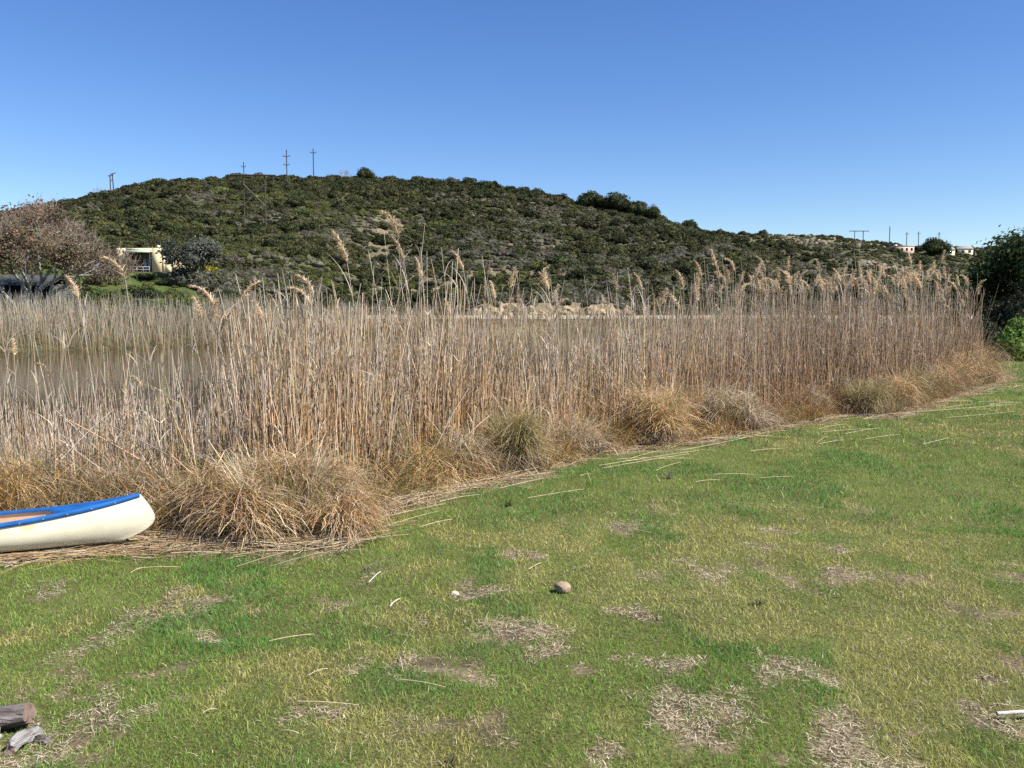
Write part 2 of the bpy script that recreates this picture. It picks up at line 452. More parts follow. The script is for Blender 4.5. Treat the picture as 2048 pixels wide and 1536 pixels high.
# ------------------------------------------------------------------ reed litter along the lawn edge
lm = MB()
n = 4600
x = np.concatenate([rng.uniform(-4.6, 0, 2600), rng.uniform(-1, 14, n - 2600)])
y = edge(x) - np.abs(rng.normal(0, .16, n)) * (1 + .06 * np.abs(x)) + rng.uniform(-.05, .6, n) * (rng.random(n) < .6)
ta = np.arctan2(edge(x + .15) - edge(x - .15), .3)
cn = rng.random(n) < .16; q = rng.random(n) ** .7
x = np.where(cn, -2.3 - 2.2 * q, x); y = np.where(cn, 6.0 - .62 * q + rng.normal(0, .07, n), y); ta = np.where(cn, .3, ta)
az = np.arctan2(np.sin(ta), np.cos(ta)) + rng.normal(0, .7, n) * np.where(cn, .6, 1) + PI * (rng.random(n) < .5)
L = rng.uniform(.08, .5, n)
P = spine(np.stack([x, y, height(x, y) + rng.uniform(.006, .04, n)], 1), az, rng.uniform(1.45, 1.6, n), rng.uniform(1.5, 1.66, n), L, 3, wob=.08)
P[..., 2] = np.maximum(P[..., 2], height(P[..., 0].ravel(), P[..., 1].ravel()).reshape(P.shape[:2]) + .006)
c = pick([(.52, .40, .24), (.42, .29, .15), (.58, .5, .36), (.3, .19, .1)], n, [4, 3, 3, 2])
tubes(lm, P, rng.uniform(.0018, .004, n), c, c, S=3, tip=.7)
tag(lm.obj('reed_litter', M['dry']), 'mat of broken straw and reed litter along the lawn edge', 'litter', kind='stuff')

# ------------------------------------------------------------------ reeds
HX = np.array([-5, -4.1, -3.3, -2.4, -1.4, 0, 1.3, 3.1, 5.6, 8.7, 12]); HH = np.array([1.2, 1.35, 1.65, 2.0, 2.5, 2.15, 1.9, 2.4, 2.65, 2.8, 2.45])
def reedh(x): return np.interp(x, HX, HH)
GOLD = np.array([.50, .29, .095]); RUST = np.array([.24, .115, .045]); PALE = np.array([.48, .405, .32]); GREY = np.array([.37, .295, .21])
def reed_cols(x, n):
    t = np.clip((x - .5) / 4.5, 0, 1)[:, None]
    lo = (GOLD * (1 - t) + RUST * t) * (1 + rng.normal(0, .22, (n, 1)))
    lo = np.where((x < -2.6)[:, None] & (rng.random(n) < .65)[:, None], PALE * .8, lo)
    hi = (PALE * (1 - .75 * t) + GREY * .75 * t) * (1 + rng.normal(0, .24, (n, 1))) * (1 + rng.normal(0, .04, (n, 3)))
    gold = (rng.random(n) < .12)[:, None]
    hi = np.where(gold, hi * .4 + GOLD * .6, hi)
    dk = (rng.random(n) < .34)[:, None]
    hi = np.where(dk, hi * np.array([.5, .42, .34]), hi); lo = np.where(dk, lo * .6, lo)
    return np.clip(lo, .02, .9), np.clip(hi, .02, .9)
sm_ = MB()
def reed_bed(n, x0, x1, d0, d1, hs=(.35, 1.05), pw=1.0):
    x = rng.uniform(x0, x1, n)
    if pw: x = x[rng.random(n) < np.interp(x, [-6, -4.5, -3, -2, -1.2, -.2, .8, 2, 3.2, 13.2], [.3, .4, .65, .9, 1, .9, .75, .75, 1, 1.0])]
    n = len(x)
    dep = d0 + (d1 - d0) * rng.random(n) ** 1.15
    y = reedline(x) + dep
    k = rng.random(n) < .1 + 1.8 * fbm(x * 2.2, y * 2.2, 93, 2); x = x[k]; y = y[k]; n = len(x)
    H = reedh(x) * (hs[0] + (hs[1] * 1.1 - hs[0]) * rng.random(n) ** 1.35) * (1 + (fbm(x * 1.6, y * 1.6, 91) - .5) * .9) * (1 + (fbm(x * .5, y * .5, 92, 2) - .5) * .5)
    H = np.minimum(H, reedh(x) * rng.uniform(.95, 1.15, n))
    lo, hi = reed_cols(x, n)
    cp = rng.uniform(.45, .8, n).mean()
    P = spine(np.stack([x, y, height(x, y) - .03], 1), rng.uniform(0, 2 * PI, n), np.abs(rng.normal(0, .095, n)), rng.normal(.12, .16, n), H, 4)
    k1 = x < -2.2
    for sel, cpp in ((k1, .5), (~k1, 1.15)):
        if sel.any(): tubes(sm_, P[sel], (rng.uniform(.0036, .0082, n) * (1 + .015 * np.clip(y - 9, 0, 12)))[sel], lo[sel], hi[sel], S=3, tip=.45, cp=cpp)
    # dead leaf blades hanging off the stems
    for rep in range(3):
        k = rng.random(n) < .6; kk = np.nonzero(k)[0]; m_ = len(kk)
        j = rng.integers(1, 4, m_); p0 = P[kk, j]
        c = np.clip(lo[kk] + (hi[kk] - lo[kk]) * (j / 4)[:, None] ** .6, .02, .9)
        th = rng.uniform(.2, 1.1, m_)
        Q = spine(p0, rng.uniform(0, 2 * PI, m_), th, th + rng.uniform(.5, 1.9, m_), rng.uniform(.1, .3, m_), 3)
        ribbons(sm_, Q, rng.uniform(.005, .011, m_), c, c * 1.05, tip=.1)
reed_bed(7200, -6, 2.5, .1, 2.8, (.3, 1.0))
reed_bed(5600, -4.2, 1.8, -.15, 2.4, (.2, .7))
reed_bed(1500, -2.4, -.5, .1, 2.2, (.55, 1.15))
reed_bed(7000, 1.5, 13.0, .0, 5.5)
reed_bed(4000, 1.8, 13.2, -.15, 2.6, (.2, .62))
# short brown stubble and dead sheaths at the foot of the stalks
n = 13000
x = rng.uniform(-4.5, 13.0, n); x = x[rng.random(n) < np.interp(x, [-4.5, -2.5, -1, 13], [.25, .5, 1, 1])]; n = len(x)
y = reedline(x) + rng.uniform(-.25, 2.2, n)
t = np.clip((x - .5) / 4.5, 0, 1)[:, None]
c = (GOLD * .8 * (1 - t) + RUST * 1.15 * t) * (1 + rng.normal(0, .35, (n, 1))); c = np.clip(c, .02, .8)
th = rng.uniform(0, .7, n)
P = spine(np.stack([x, y, height(x, y)], 1), rng.uniform(0, 2 * PI, n), th, th + rng.uniform(.1, 1.6, n), rng.uniform(.2, .95, n), 3)
ribbons(sm_, P, rng.uniform(.005, .011, n), c * .9, c, tip=.12)
n = 2000
x = rng.uniform(-10.5, -2.2, n); y = np.interp(x, [-10.5, -2.2], [6.3, 8.0]) + 7.5 * rng.random(n) ** .8
lo, hi = reed_cols(x, n)
P = spine(np.stack([x, y, np.maximum(height(x, y), WATER_Z - .1)], 1), rng.uniform(0, 2 * PI, n), np.abs(rng.normal(0, .06, n)), rng.normal(.12, .14, n), rng.uniform(.4, 1.15, n), 4)
tubes(sm_, P, rng.uniform(.004, .008, n), lo * .9, hi, S=3, tip=.5, cp=.5)
# leaning and snapped stalks crossing the bed
n = 420
x = rng.uniform(-5.5, 12.6, n); y = reedline(x) + rng.uniform(-.3, 1.6, n)
lo, hi = reed_cols(x, n)
th = rng.uniform(.3, 1.25, n)
P = spine(np.stack([x, y, height(x, y) + rng.uniform(0, .5, n)], 1), rng.choice([0, PI], n) + rng.normal(0, .6, n), th, th + rng.uniform(-.1, .3, n), rng.uniform(.4, 1.3, n), 4)
tubes(sm_, P, rng.uniform(.0035, .0075, n), hi, hi * 1.1, S=3, tip=.6)
tag(sm_.obj('reed_bed', M['reed']), 'dense bed of dry grey and golden reed stalks beside the lagoon', 'reeds', kind='stuff')

# individual standing reeds: stem > plume, leaf
def reed_proto(idx, plume):
    H = 2.0
    st = MB()
    P = spine(np.zeros((1, 3)), np.array([0.]), np.array([.02 + .01 * (idx % 4)]), np.array([.12 + .05 * (idx % 3)]), np.array([H]), 9)
    c0 = [GOLD * .9, PALE * .8, (GOLD + PALE) / 2, RUST * 1.4][idx % 4]
    tubes(st, P, .0048, c0, PALE * (.95 + .1 * (idx % 3)), S=5, tip=.4, cp=.5)
    for k in range(1, 9):                       # nodes on the stem
        tubes(st, np.stack([P[0, k] - [0, 0, .008], P[0, k] + [0, 0, .008]])[None], .0062 - .0004 * k, GOLD * .8, GOLD * .8, S=5, tip=1)
    sme = st.mesh('reed_stem', M['reed'], True)
    lme = []
    for q in range(2 + idx % 2):
        lf = MB(); j = rng.integers(3, 9, 1); a = rng.uniform(0, 2 * PI, 1); t0 = rng.uniform(.25, .6, 1)
        Q = spine(P[0, j], a, t0, t0 + rng.uniform(.8, 1.8, 1), rng.uniform(.18, .4, 1), 5)
        ribbons(lf, Q, .012, PALE * .9, PALE, tip=.08, waz=a + PI / 2)
        lme.append(lf.mesh('reed_leaf', M['dry']))
    pme = None
    if plume:
        pm = MB(); top = P[0, -1]; d = P[0, -1] - P[0, -2]; d /= np.linalg.norm(d)
        Lp = .20 + .025 * (idx % 4); droop = .25 + .25 * (idx % 4)
        ax = spine(top[None], np.array([0.]), np.array([.15]), np.array([.15 + droop * 1.5]), np.array([Lp]), 7)[0]
        tubes(pm, ax[None], .002, PALE, PALE, S=3)
        n = 260
        t = rng.random(n) ** .85 * 7; i0 = np.minimum(t.astype(int), 6); f = (t - i0)[:, None]
        base = ax[i0] * (1 - f) + ax[np.minimum(i0 + 1, 7)] * f
        a = rng.normal(0, 1.0, n); th0 = rng.uniform(.2, .7, n)
        Q = spine(base, a, th0, th0 + rng.uniform(.6, 1.9, n), rng.uniform(.035, .10, n) * (1.15 - t / 9), 3)
        c = pick([(.68, .54, .36), (.56, .41, .25), (.76, .65, .48)], n)
        ribbons(pm, Q, rng.uniform(.004, .009, n), c, c * 1.08, tip=.35)
        pme = pm.mesh('plume', M['plume'])
    return sme, lme, pme
protos = [reed_proto(k, True) for k in range(10)] + [reed_proto(k, False) for k in range(6)]
BACK = [(130, 'the russet tree'), (235, 'the gap left of the yellow house'), (350, 'the yellow house'), (470, 'the olive bush'), (600, 'the braced power frame'), (760, 'the ridge\'s tall poles'), (940, 'the highest part of the ridge'), (1270, 'the cream road cutting'), (1420, 'the skyline tree clump'), (1600, 'the dip between the two ridges'), (1760, 'the far bare ridge'), (1880, 'the pink house'), (9999, 'the far gabled houses')]
def backdrop(x, y):
    c = 1024 + 1700 * x / y
    return next(n for lim, n in BACK if c < lim)
def place_reed(x, y, top, pi, rz, label, group, lean=0.0):
    z = hz(x, y) - .03
    s = (top - z) / (2.32 if protos[pi][2] else 2.0)
    sme, lme, pme = protos[pi]
    o = link(bpy.data.objects.new('reed', sme)); o.location = (x, y, z); sc = min(max(s, .75), 1.25)
    o.scale = (sc, sc, s); o.rotation_euler = (lean, random.gauss(0, .02), rz)
    tag(o, label, 'reed', group)
    for q in lme: link(bpy.data.objects.new('leaf', q), o)
    if pme: link(bpy.data.objects.new('plume', pme), o)
NAMED = [ # x, y, tip height, prototype, turn, label
 (-3.55, 8.3, 2.43, 3, PI, 'tall reed with brown drooping plume standing in front of the yellow house'),
 (-4.0, 8.3, 2.22, 1, PI * .9, 'reed with thin plume left of the yellow house veranda'),
 (-3.05, 8.6, 2.2, 2, .4, 'reed with golden plume in front of the grey green olive bush'),
 (-3.15, 8.5, 1.98, 0, .2, 'reed with narrow upright brown plume below the olive bush'),
 (-2.78, 8.6, 2.16, 7, PI, 'reed with hooked golden plume bending to the left, below the braced power pole'),
 (-2.85, 8.45, 2.0, 4, PI * 1.1, 'reed with fluffy hanging plume just under the hooked golden one'),
 (-3.3, 8.7, 1.88, 5, 0, 'short reed with upright tan plume between the house and the olive bush'),
 (-1.95, 9.4, 2.3, 6, PI, 'reed with feathery plume left of the middle of the reed bed'),
 (-.85, 10.6, 2.62, 8, PI * .8, 'tallest reed with hooked pale plume near the middle of the reed bed')]
for x, y, tp, pi, rz, lb in NAMED:
    place_reed(x, y, tp, pi, rz, lb, None, 0)
cnt = 0
while cnt < 285:
    u = random.random()
    if u < .17: x = random.uniform(-5.2, -1.8); plume = random.random() < .12
    elif u < .45: x = random.uniform(-2.2, 2.2); plume = random.random() < .28
    else: x = random.uniform(2.0, 12.6); plume = random.random() < .85
    y = float(reedline(x)) + random.uniform(.1, 1.6 if x < 1 else 3.6)
    rise = random.random() ** 1.6
    tp = float(reedh(x)) * random.uniform(.92, 1.06) - .15 + rise * (.55 if x > -2 else .8)
    if x < -2.4 and random.random() < .72: tp = random.uniform(.95, 1.6)
    if x < -1.4: tp = min(tp, random.uniform(1.9, 2.2))
    pi = random.randrange(10) if plume else 10 + random.randrange(6)
    tall = 'tall ' if tp > 2.25 else 'short ' if tp < 1.6 else ''
    hue = 'bleached' if x < -1.8 else 'tan' if x < 2 else 'buff'
    lb = tall + hue + (' plumed reed' if plume else ' bare reed stalk') + ' standing in front of ' + backdrop(x, y)
    gp = lb.replace('standing', 'reeds')
    place_reed(x, y, tp, pi, random.choice([PI, PI, 0]) + random.gauss(0, .8), lb, gp, random.gauss(0, .03))
    cnt += 1

# ------------------------------------------------------------------ dry sedge between tussocks and reeds
sg = MB()
nc = 1300
cx = np.concatenate([rng.uniform(-6.5, 1.5, 720), rng.uniform(1.0, 13.4, 580)])
cy = edge(cx) + .14 + rng.random(nc) * np.maximum(reedline(cx) + .75 - edge(cx), .6)
ch = rng.uniform(.25, .72, nc) * np.clip(.6 + (cy - edge(cx)) * .5, .5, 1.15); cr = rng.uniform(.07, .26, nc)
ch = ch * np.where((cx < 0) & (cy - edge(cx) > .35), 1.35, 1.0)
cpal = np.array([(.48, .29, .10), (.55, .41, .22), (.38, .20, .065), (.33, .26, .10), (.46, .37, .27)])
cc = cpal[rng.choice(5, nc, p=[.3, .22, .2, .13, .15])] * (1 - .3 * np.clip((cx - 1.5) / 5, 0, 1))[:, None]
cg = rng.random(nc) < np.where(cx < 2.5, .2, .1) + .3 * ((cy - edge(cx)) > .75) * (cx < 3)
cl = np.arctan2(-1, .5) + rng.normal(0, 1.2, nc)
k = rng.integers(0, nc, 62000); n = len(k)
a = rng.uniform(0, 2 * PI, n); rr = cr[k] * np.sqrt(rng.random(n))
x = cx[k] + rr * np.cos(a); y = cy[k] + rr * np.sin(a)
th0 = rng.uniform(0, .5, n) + rr * 1.5
az = a + rng.normal(0, .5, n); lean = rng.random(n) < .4; az = np.where(lean, cl[k] + rng.normal(0, .4, n), az)
P = spine(np.stack([x, y, height(x, y)], 1), az, th0, th0 + rng.uniform(.4, 2.7, n), ch[k] * rng.uniform(.6, 1.35, n), 4, p=1.2)
c = cc[k] * (1 + rng.normal(0, .25, (n, 1)))
c = np.where((cg[k] & (rng.random(n) < .75))[:, None], jit((.15, .18, .05), n), c)
c = np.where((rng.random(n) < .1)[:, None], jit((.12, .07, .035), n), c); c = np.clip(c, .02, .85)
ribbons(sg, P, rng.uniform(.0035, .0095, n), c * .92, c, floor=height(x, y) + .01, tip=.15)
tag(sg.obj('sedge_undergrowth', M['dry']), 'low golden and olive sedge filling the ground behind the tussocks', 'sedge', kind='stuff')

# ------------------------------------------------------------------ tussocks
def tussock(x, y, w, h, n, style, label, rz=0.0, green=.0):
    z = hz(x, y)
    root = empty('tussock', (x, y, z), rz)
    tag(root, label, 'tussock', 'dry tussocks along the lawn edge')
    mb = MB()
    r = w * .5
    pal = {'gold': ([(.56, .36, .14), (.62, .46, .25), (.40, .21, .07), (.62, .52, .35)], [4, 3, 3, 2]),
           'grey': ([(.44, .37, .29), (.56, .47, .37), (.34, .24, .15), (.5, .33, .15)], [4, 4, 2, 2]),
           'rust': ([(.40, .235, .095), (.5, .32, .14), (.25, .135, .06), (.58, .47, .31)], [4, 3, 3, 4]),
           'olive': ([(.27, .21, .09), (.33, .25, .11), (.22, .2, .07), (.42, .33, .17)], [4, 3, 3, 2])}[style]
    # several slumped mounds, each with blades that leave its crown and fall to the ground, bunched with hollows between
    ns = 6
    for q_ in range(ns):
        oa = rng.uniform(0, 2 * PI); od = r * (.85 if q_ else .25) * rng.uniform(.55, 1.0)
        ox, oy = od * math.cos(oa), od * math.sin(oa) * .8
        hh = h * (1.0 if q_ == 0 else rng.uniform(.45, 1.0)); sr = r * (.55 if q_ == 0 else rng.uniform(.3, .5)); m = int(n * (.28 if q_ == 0 else .145))
        tipx, tipy = rng.normal(0, .12, 2) + np.array([.05, -.10])           # slumped towards the open lawn
        nb = 9; ba = rng.uniform(0, 2 * PI, nb); bl = rng.uniform(.3, 1.25, nb); bc = pick(pal[0], nb, pal[1], .25)
        k = rng.integers(0, nb, m)
        a = ba[k] + rng.normal(0, .19, m)
        rr = sr * (.05 + .85 * rng.random(m)) * (.8 + .35 * bl[k])
        zz = hh * (1.0 - .5 * (rr / sr) ** 2) * rng.uniform(.35, 1.04, m)
        p0 = np.stack([ox + rr * np.cos(a) + tipx * zz, oy + rr * np.sin(a) + tipy * zz, zz], 1)
        th0 = rng.uniform(.5, 1.6, m); th1 = rng.uniform(2.2, 3.1, m)
        if q_ % 2 == 0:                      # mound with an overhanging thatch cap, a hollow below it and a splayed foot
            ft = rng.random(m) < .42
            zz = np.where(ft, hh * rng.uniform(.02, .34, m), zz); p0[:, 2] = zz
            th0 = np.where(ft, rng.uniform(1.0, 1.5, m), rng.uniform(.9, 1.5, m)); th1 = np.where(ft, rng.uniform(1.6, 2.2, m), rng.uniform(1.7, 2.3, m))
        else: ft = np.zeros(m, bool)
        L = (np.maximum(zz, hh * .45) + sr * .5) * rng.uniform(.45, 1.25, m) * (.5 + .6 * bl[k])
        tg = rng.random(m) < .38; th1 = np.where(tg, th0 + rng.normal(.5, .7, m), th1)
        P = spine(p0, a + rng.normal(0, .65, m) + tg * rng.normal(0, 1.4, m), th0, th1, L * np.where(tg, .8, 1), 5, p=.8, wob=.2)
        c = bc[k] * .55 + pick(pal[0], m, pal[1], .3) * .45
        c = np.where((rng.random(m) < .14)[:, None], jit((.13, .075, .04), m), c)
        gy = np.array([.48, .40, .31]); gf = np.where(ft[:, None], rng.uniform(.5, 1, (m, 1)), rng.uniform(0, .7, (m, 1))); c = np.where(ft[:, None], c * .5 + gy * .5, c)
        ribbons(mb, P, rng.uniform(.0035, .0095, m), c, c * (1 - gf) + gy * gf, floor=np.full(m, .008) + rng.uniform(0, .03, m), tip=.3)
        # matted thatch over this mound
        m = m // 2; ta = rng.uniform(0, 2 * PI)
        a = rng.uniform(0, 2 * PI, m); rr = sr * .9 * np.sqrt(rng.random(m))
        zz = hh * (1.0 - .6 * (rr / sr) ** 2) * rng.uniform(.75, 1.12, m)
        az = np.where(rng.random(m) < .5, ta + rng.normal(0, .5, m), a + rng.normal(0, 1.2, m))
        P = spine(np.stack([ox + rr * np.cos(a) + tipx * zz, oy + rr * np.sin(a) + tipy * zz, zz], 1), az, rng.uniform(.9, 1.7, m), rng.uniform(1.5, 2.6, m), rng.uniform(.1, .42, m) * (h + .4), 4, wob=.25)
        c = pick(pal[0], m, pal[1], .3)
        ribbons(mb, P, rng.uniform(.0035, .009, m), c, c * 1.15, floor=np.full(m, .01), tip=.4)
    # stray broken straws poking out
    m = n // 14
    a = rng.uniform(0, 2 * PI, m); t0 = rng.uniform(.2, 1.5, m)
    P = spine(np.stack([r * .4 * np.cos(a), r * .4 * np.sin(a), h * rng.uniform(.3, .9, m)], 1), a + rng.normal(0, .6, m), t0, t0 + rng.uniform(-.1, .7, m), rng.uniform(.15, .5, m), 3)
    ribbons(mb, P, rng.uniform(.004, .008, m), jit((.56, .46, .31), m), jit((.6, .5, .36), m), floor=np.full(m, .01), tip=.5)
    mb.obj('dry_skirt', M['dry'], root)
    sh = MB(); m = int(n * (.12 + green))
    a = rng.uniform(0, 2 * PI, m); rr = r * .6 * np.sqrt(rng.random(m))
    t0 = np.abs(rng.normal(.1, .15, m))
    P = spine(np.stack([rr * np.cos(a), rr * np.sin(a), np.full(m, h * .25)], 1), a, t0, t0 + rng.uniform(.1, .9, m), h * rng.uniform(.5, 1.1, m), 3)
    c = pick([(.15, .17, .05), (.24, .22, .08), (.40, .3, .13)], m, [3, 3, 3] if green > 0 else [1, 2, 5])
    ribbons(sh, P, rng.uniform(.003, .006, m), c, c * 1.2, tip=.12)
    sh.obj('upright_shoots', M['dry'], root)
TUS = [(-1.85, 6.62, 1.4, .52, 5600, 'rust', 'biggest rust brown tussock with collapsed hollow front right of the canoe bow', 0),
 (-3.30, 7.1, .85, .38, 1900, 'grey', 'grey arching tussock directly behind the canoe bow', .05),
 (-4.25, 7.2, .8, .52, 1500, 'gold', 'orange tussock at left frame edge behind the canoe', .15),
 (-2.55, 7.35, .9, .45, 1700, 'olive', 'green flecked tussock between canoe bow and biggest tussock', .3),
 (-.90, 8.55, 1.1, .48, 2600, 'gold', 'pale golden tussock right of the biggest tussock beside straw mat', .2),
 (-.55, 8.75, .7, .5, 1300, 'grey', 'small grey tussock leaning on the pale golden one', .1),
 (.02, 9.05, .50, .60, 1500, 'olive', 'narrow upright olive brown tussock standing out on the lawn edge', .35),
 (.70, 10.25, .95, .46, 2000, 'grey', 'low grey tussock with flattened top right of the narrow upright one', 0),
 (1.92, 11.0, .95, .68, 2200, 'gold', 'golden tussock with dark shaded hollow on its left side', .05),
 (3.08, 12.2, 1.1, .62, 2200, 'grey', 'wide grey tussock with swept down skirt at the centre right', .05),
 (4.35, 13.95, .75, .6, 1300, 'rust', 'dark rust tussock just right of the wide grey one', .05),
 (5.02, 14.25, .75, .52, 1300, 'grey', 'silvery combed tussock left of the dark rounded one', .0),
 (5.95, 14.3, .9, .56, 1500, 'olive', 'dark rounded tussock that juts out onto the lawn right of centre', .2),
 (6.95, 15.3, .75, .58, 1100, 'gold', 'straw coloured tussock behind the dark rounded one', .1),
 (7.75, 16.2, .8, .6, 1000, 'olive', 'olive tussock third from the right end of the reed bed', .1),
 (8.70, 17.3, .95, .66, 1100, 'rust', 'rusty tussock second from the right end of the reed bed', 0),
 (9.9, 18.8, .9, .8, 900, 'gold', 'tall golden tussock near the right end of the reed bed', 0),
 (11.3, 20.6, 1.3, 1.0, 1300, 'rust', 'last and tallest tussock at the right end of the reed bed', 0)]
for (x, y, w_, h_, n_, st, lb, gr_) in TUS:
    tussock(x, y, w_, h_, int(n_ * 1.0), st, lb, rng.uniform(0, 6), gr_)

# ------------------------------------------------------------------ canoe
M['hull'] = None
m, nt, b = nodes_of('canoe_hull')
v, _ = noise_val(nt, 2.5, .88, 1.05, 5, stretch=(.5, 3, 3)); v2, _ = noise_val(nt, 14, .94, 1.03, 3)
rgb = N_(nt, 'ShaderNodeRGB'); rgb.outputs[0].default_value = (.82, .75, .56, 1)
tc = N_(nt, 'ShaderNodeTexCoord'); sp = N_(nt, 'ShaderNodeSeparateXYZ'); nt.links.new(tc.outputs['Object'], sp.inputs[0])
# yellow varnish stain on the side
vd = N_(nt, 'ShaderNodeVectorMath', operation='DISTANCE'); mp = N_(nt, 'ShaderNodeMapping'); mp.inputs['Scale'].default_value = (1, .0, 1.6)
nt.links.new(tc.outputs['Object'], mp.inputs[0]); nt.links.new(mp.outputs[0], vd.inputs[0]); vd.inputs[1].default_value = (.78, 0, .36)
mr = N_(nt, 'ShaderNodeMapRange'); mr.inputs[1].default_value = .03; mr.inputs[2].default_value = .06; mr.inputs[3].default_value = .6; mr.inputs[4].default_value = 0
nt.links.new(vd.outputs['Value'], mr.inputs[0])
mx = N_(nt, 'ShaderNodeMix', data_type='RGBA'); mx.inputs['B'].default_value = (.72, .5, .2, 1)
nt.links.new(mr.outputs[0], mx.inputs['Factor']); nt.links.new(rgb.outputs[0], mx.inputs['A'])
nt.links.new(mul_col(nt, mul_col(nt, mx.outputs['Result'], v), v2), b.inputs['Base Color'])
b.inputs['Roughness'].default_value = .32
M['hull'] = m
M['blue'] = solid('blue_gelcoat', (.016, .105, .33), .38, (9, .8, 1.25), .04, 40, .45)
M['tan'] = solid('canoe_inside', (.70, .49, .32), .55, (5, .8, 1.15), .1, 25)
M['steel'] = solid('rivet_metal', (.6, .6, .58), .35, None, metal=.9)
M['wood'] = solid('seat_wood', (.35, .22, .12), .6, (8, .7, 1.2), .2, 20, stretch=(1, 8, 1))
canoe = empty('canoe', (-2.575, 6.03, .02), PI + .20)      # local +x runs from this bow back along the boat
tag(canoe, 'cream canoe with blue rim pulled up on the lawn beside the reeds', 'canoe')
LC = 4.6
NS = 60
def beam(s):                    # half beam
    q = 1 - abs(2 * s - 1) ** 2.3
    return .31 * max(q, 0) ** 1.15
def sheer(s): return .205 + .18 * abs(2 * s - 1) ** 2.6
def keel(s):
    e = abs(2 * s - 1); return .03 + .02 * e ** 2 + .0 * e
def stem_x(s, zrel):            # rounded stem: low parts start further in
    return 0
hull_prof = np.linspace(0, 1, 15)
def hull_section(s, scale=1.0, inset=0.0):
    B = max(beam(s) - inset, .004); top = sheer(s); kz = keel(s) + inset
    pts = []
    for q in np.concatenate([-hull_prof[::-1], hull_prof[1:]]):
        a = abs(q)
        yy = B * (math.sin(min(a * 1.28, 1) * PI / 2) ** .75 if a > 0 else 0)
        zz = kz + (top - kz) * (max(a - .22, 0) / .78) ** 1.35
        pts.append((math.copysign(yy, q), zz))
    return pts
def stemcurve(s, z):            # x position; end rounding by height
    x = s * LC
    h = (z - .03) / .36
    back = .10 * (max(h - .5, 0) / .5) ** 1.5 + .30 * (max(.5 - h, 0) / .5) ** 2.1
    if s < .5: return x + back * max(1 - x / .9, 0)
    return x - back * max(1 - (LC - x) / .9, 0)
ss = [0.5 - .5 * math.cos(PI * k / NS) for k in range(NS + 1)]
ss = [.35 * s_ + .65 * k / NS for k, s_ in enumerate(ss)]
def loft(mat, name, inset=0.0, s0=0.0, s1=1.0):
    mb = MB(); V = []; sel = [s for s in ss if s0 <= s <= s1]
    for s in sel:
        V.append([(stemcurve(s, zz), yy, zz) for yy, zz in hull_section(s, 1, inset)])
    V = np.array(V); K = V.shape[1]
    i = np.arange(len(sel) - 1)[:, None] * K + np.arange(K - 1)[None]
    mb.add(V, np.stack([i, i + 1, i + K + 1, i + K], -1))
    return mb.obj(name, mat, canoe, True)
loft(M['hull'], 'hull')
loft(M['tan'], 'inside_shell', .014, .03, .97)
# rim strips: outside band plus top lip
def rim(side):
    mb = MB(); V = []
    for s in ss:
        B = beam(s); t = sheer(s); x = stemcurve(s, t); o = .010
        y0 = B * .995
        V.append([(x, side * (y0 + .004), t - .025), (x, side * (y0 + o), t - .022), (x, side * (y0 + o), t + .004), (x, side * (y0 - .002), t + .011), (x, side * max(y0 - .026, 0), t + .007), (x, side * max(y0 - .024, 0), t - .012)])
    V = np.array(V); K = 6
    i = np.arange(NS)[:, None] * K + np.arange(K - 1)[None]
    mb.add(V, np.stack([i, i + 1, i + K + 1, i + K], -1))
    return mb.obj('gunwale', M['blue'], canoe, True)
rims = [rim(1), rim(-1)]
def deck(flip):
    mb = MB(); V = []; n = 16; K = 13
    for k in range(n + 1):
        s = .004 + .112 * k / n
        B = max(beam(s) - .02, .003); t = sheer(s)
        row = []
        for q in np.linspace(-1, 1, K):
            # deck end is a concave curve towards the cockpit
            ss_ = s + (k / n) ** 2 * (abs(q) ** 2 * .045)
            B2 = max(beam(ss_) - .02, .003); t2 = sheer(ss_)
            dip = .045 * min(k / 5, 1) * (1 - q * q)
            x = stemcurve(ss_, t2)
            row.append((LC - x if flip else x, B2 * q, t2 + .004 - dip))
        V.append(row)
    V.append([(p[0] + (-.012 if flip else .012), p[1], p[2] - .02) for p in V[-1]])
    V = np.array(V)
    i = np.arange(n + 1)[:, None] * K + np.arange(K - 1)[None]
    mb.add(V, np.stack([i, i + 1, i + K + 1, i + K], -1))
    o = mb.obj('deck', M['blue'], canoe, True)
    # carrying slot
    sl = MB(); s = .075; t = sheer(s) - .022; x = stemcurve(s, t); 
    a = np.linspace(0, 2 * PI, 16, endpoint=False)
    xo = LC - x if flip else x
    top = np.stack([xo + .07 * np.cos(a), .014 * np.sin(a), np.full(16, t + .006) - .02 * np.cos(a) * (-1 if flip else 1) * .7], 1)
    inn = top * [1, .6, 1] + np.array([0, 0, -.004])
    inn[:, 0] = xo + (top[:, 0] - xo) * .85
    V = np.concatenate([top, inn]); k = np.arange(16); k2 = (k + 1) % 16
    sl.add(V, np.stack([k, k2, k2 + 16, k + 16], -1)); sl.add(inn, T=[(0, j, j + 1) for j in range(1, 15)])
    sl.obj('carry_slot', solid('slot_dark', (.01, .012, .02), .9, None), o)
    return o
deck(False); deck(True)
rv = bmesh.new(); bmesh.ops.create_icosphere(rv, subdivisions=1, radius=.007)
rme = bpy.data.meshes.new('rivet'); rv.to_mesh(rme); rv.free(); rme.materials.append(M['steel'])
for k in range(16):
    x = .2 + k * .155 + .02 * math.sin(k * 7)
    s = x / LC
    for side in (1, -1):
        o = link(bpy.data.objects.new('rivet', rme), rims[0 if side > 0 else 1])
        o.location = (stemcurve(s, sheer(s)), side * (beam(s) + .008), sheer(s) - .011)
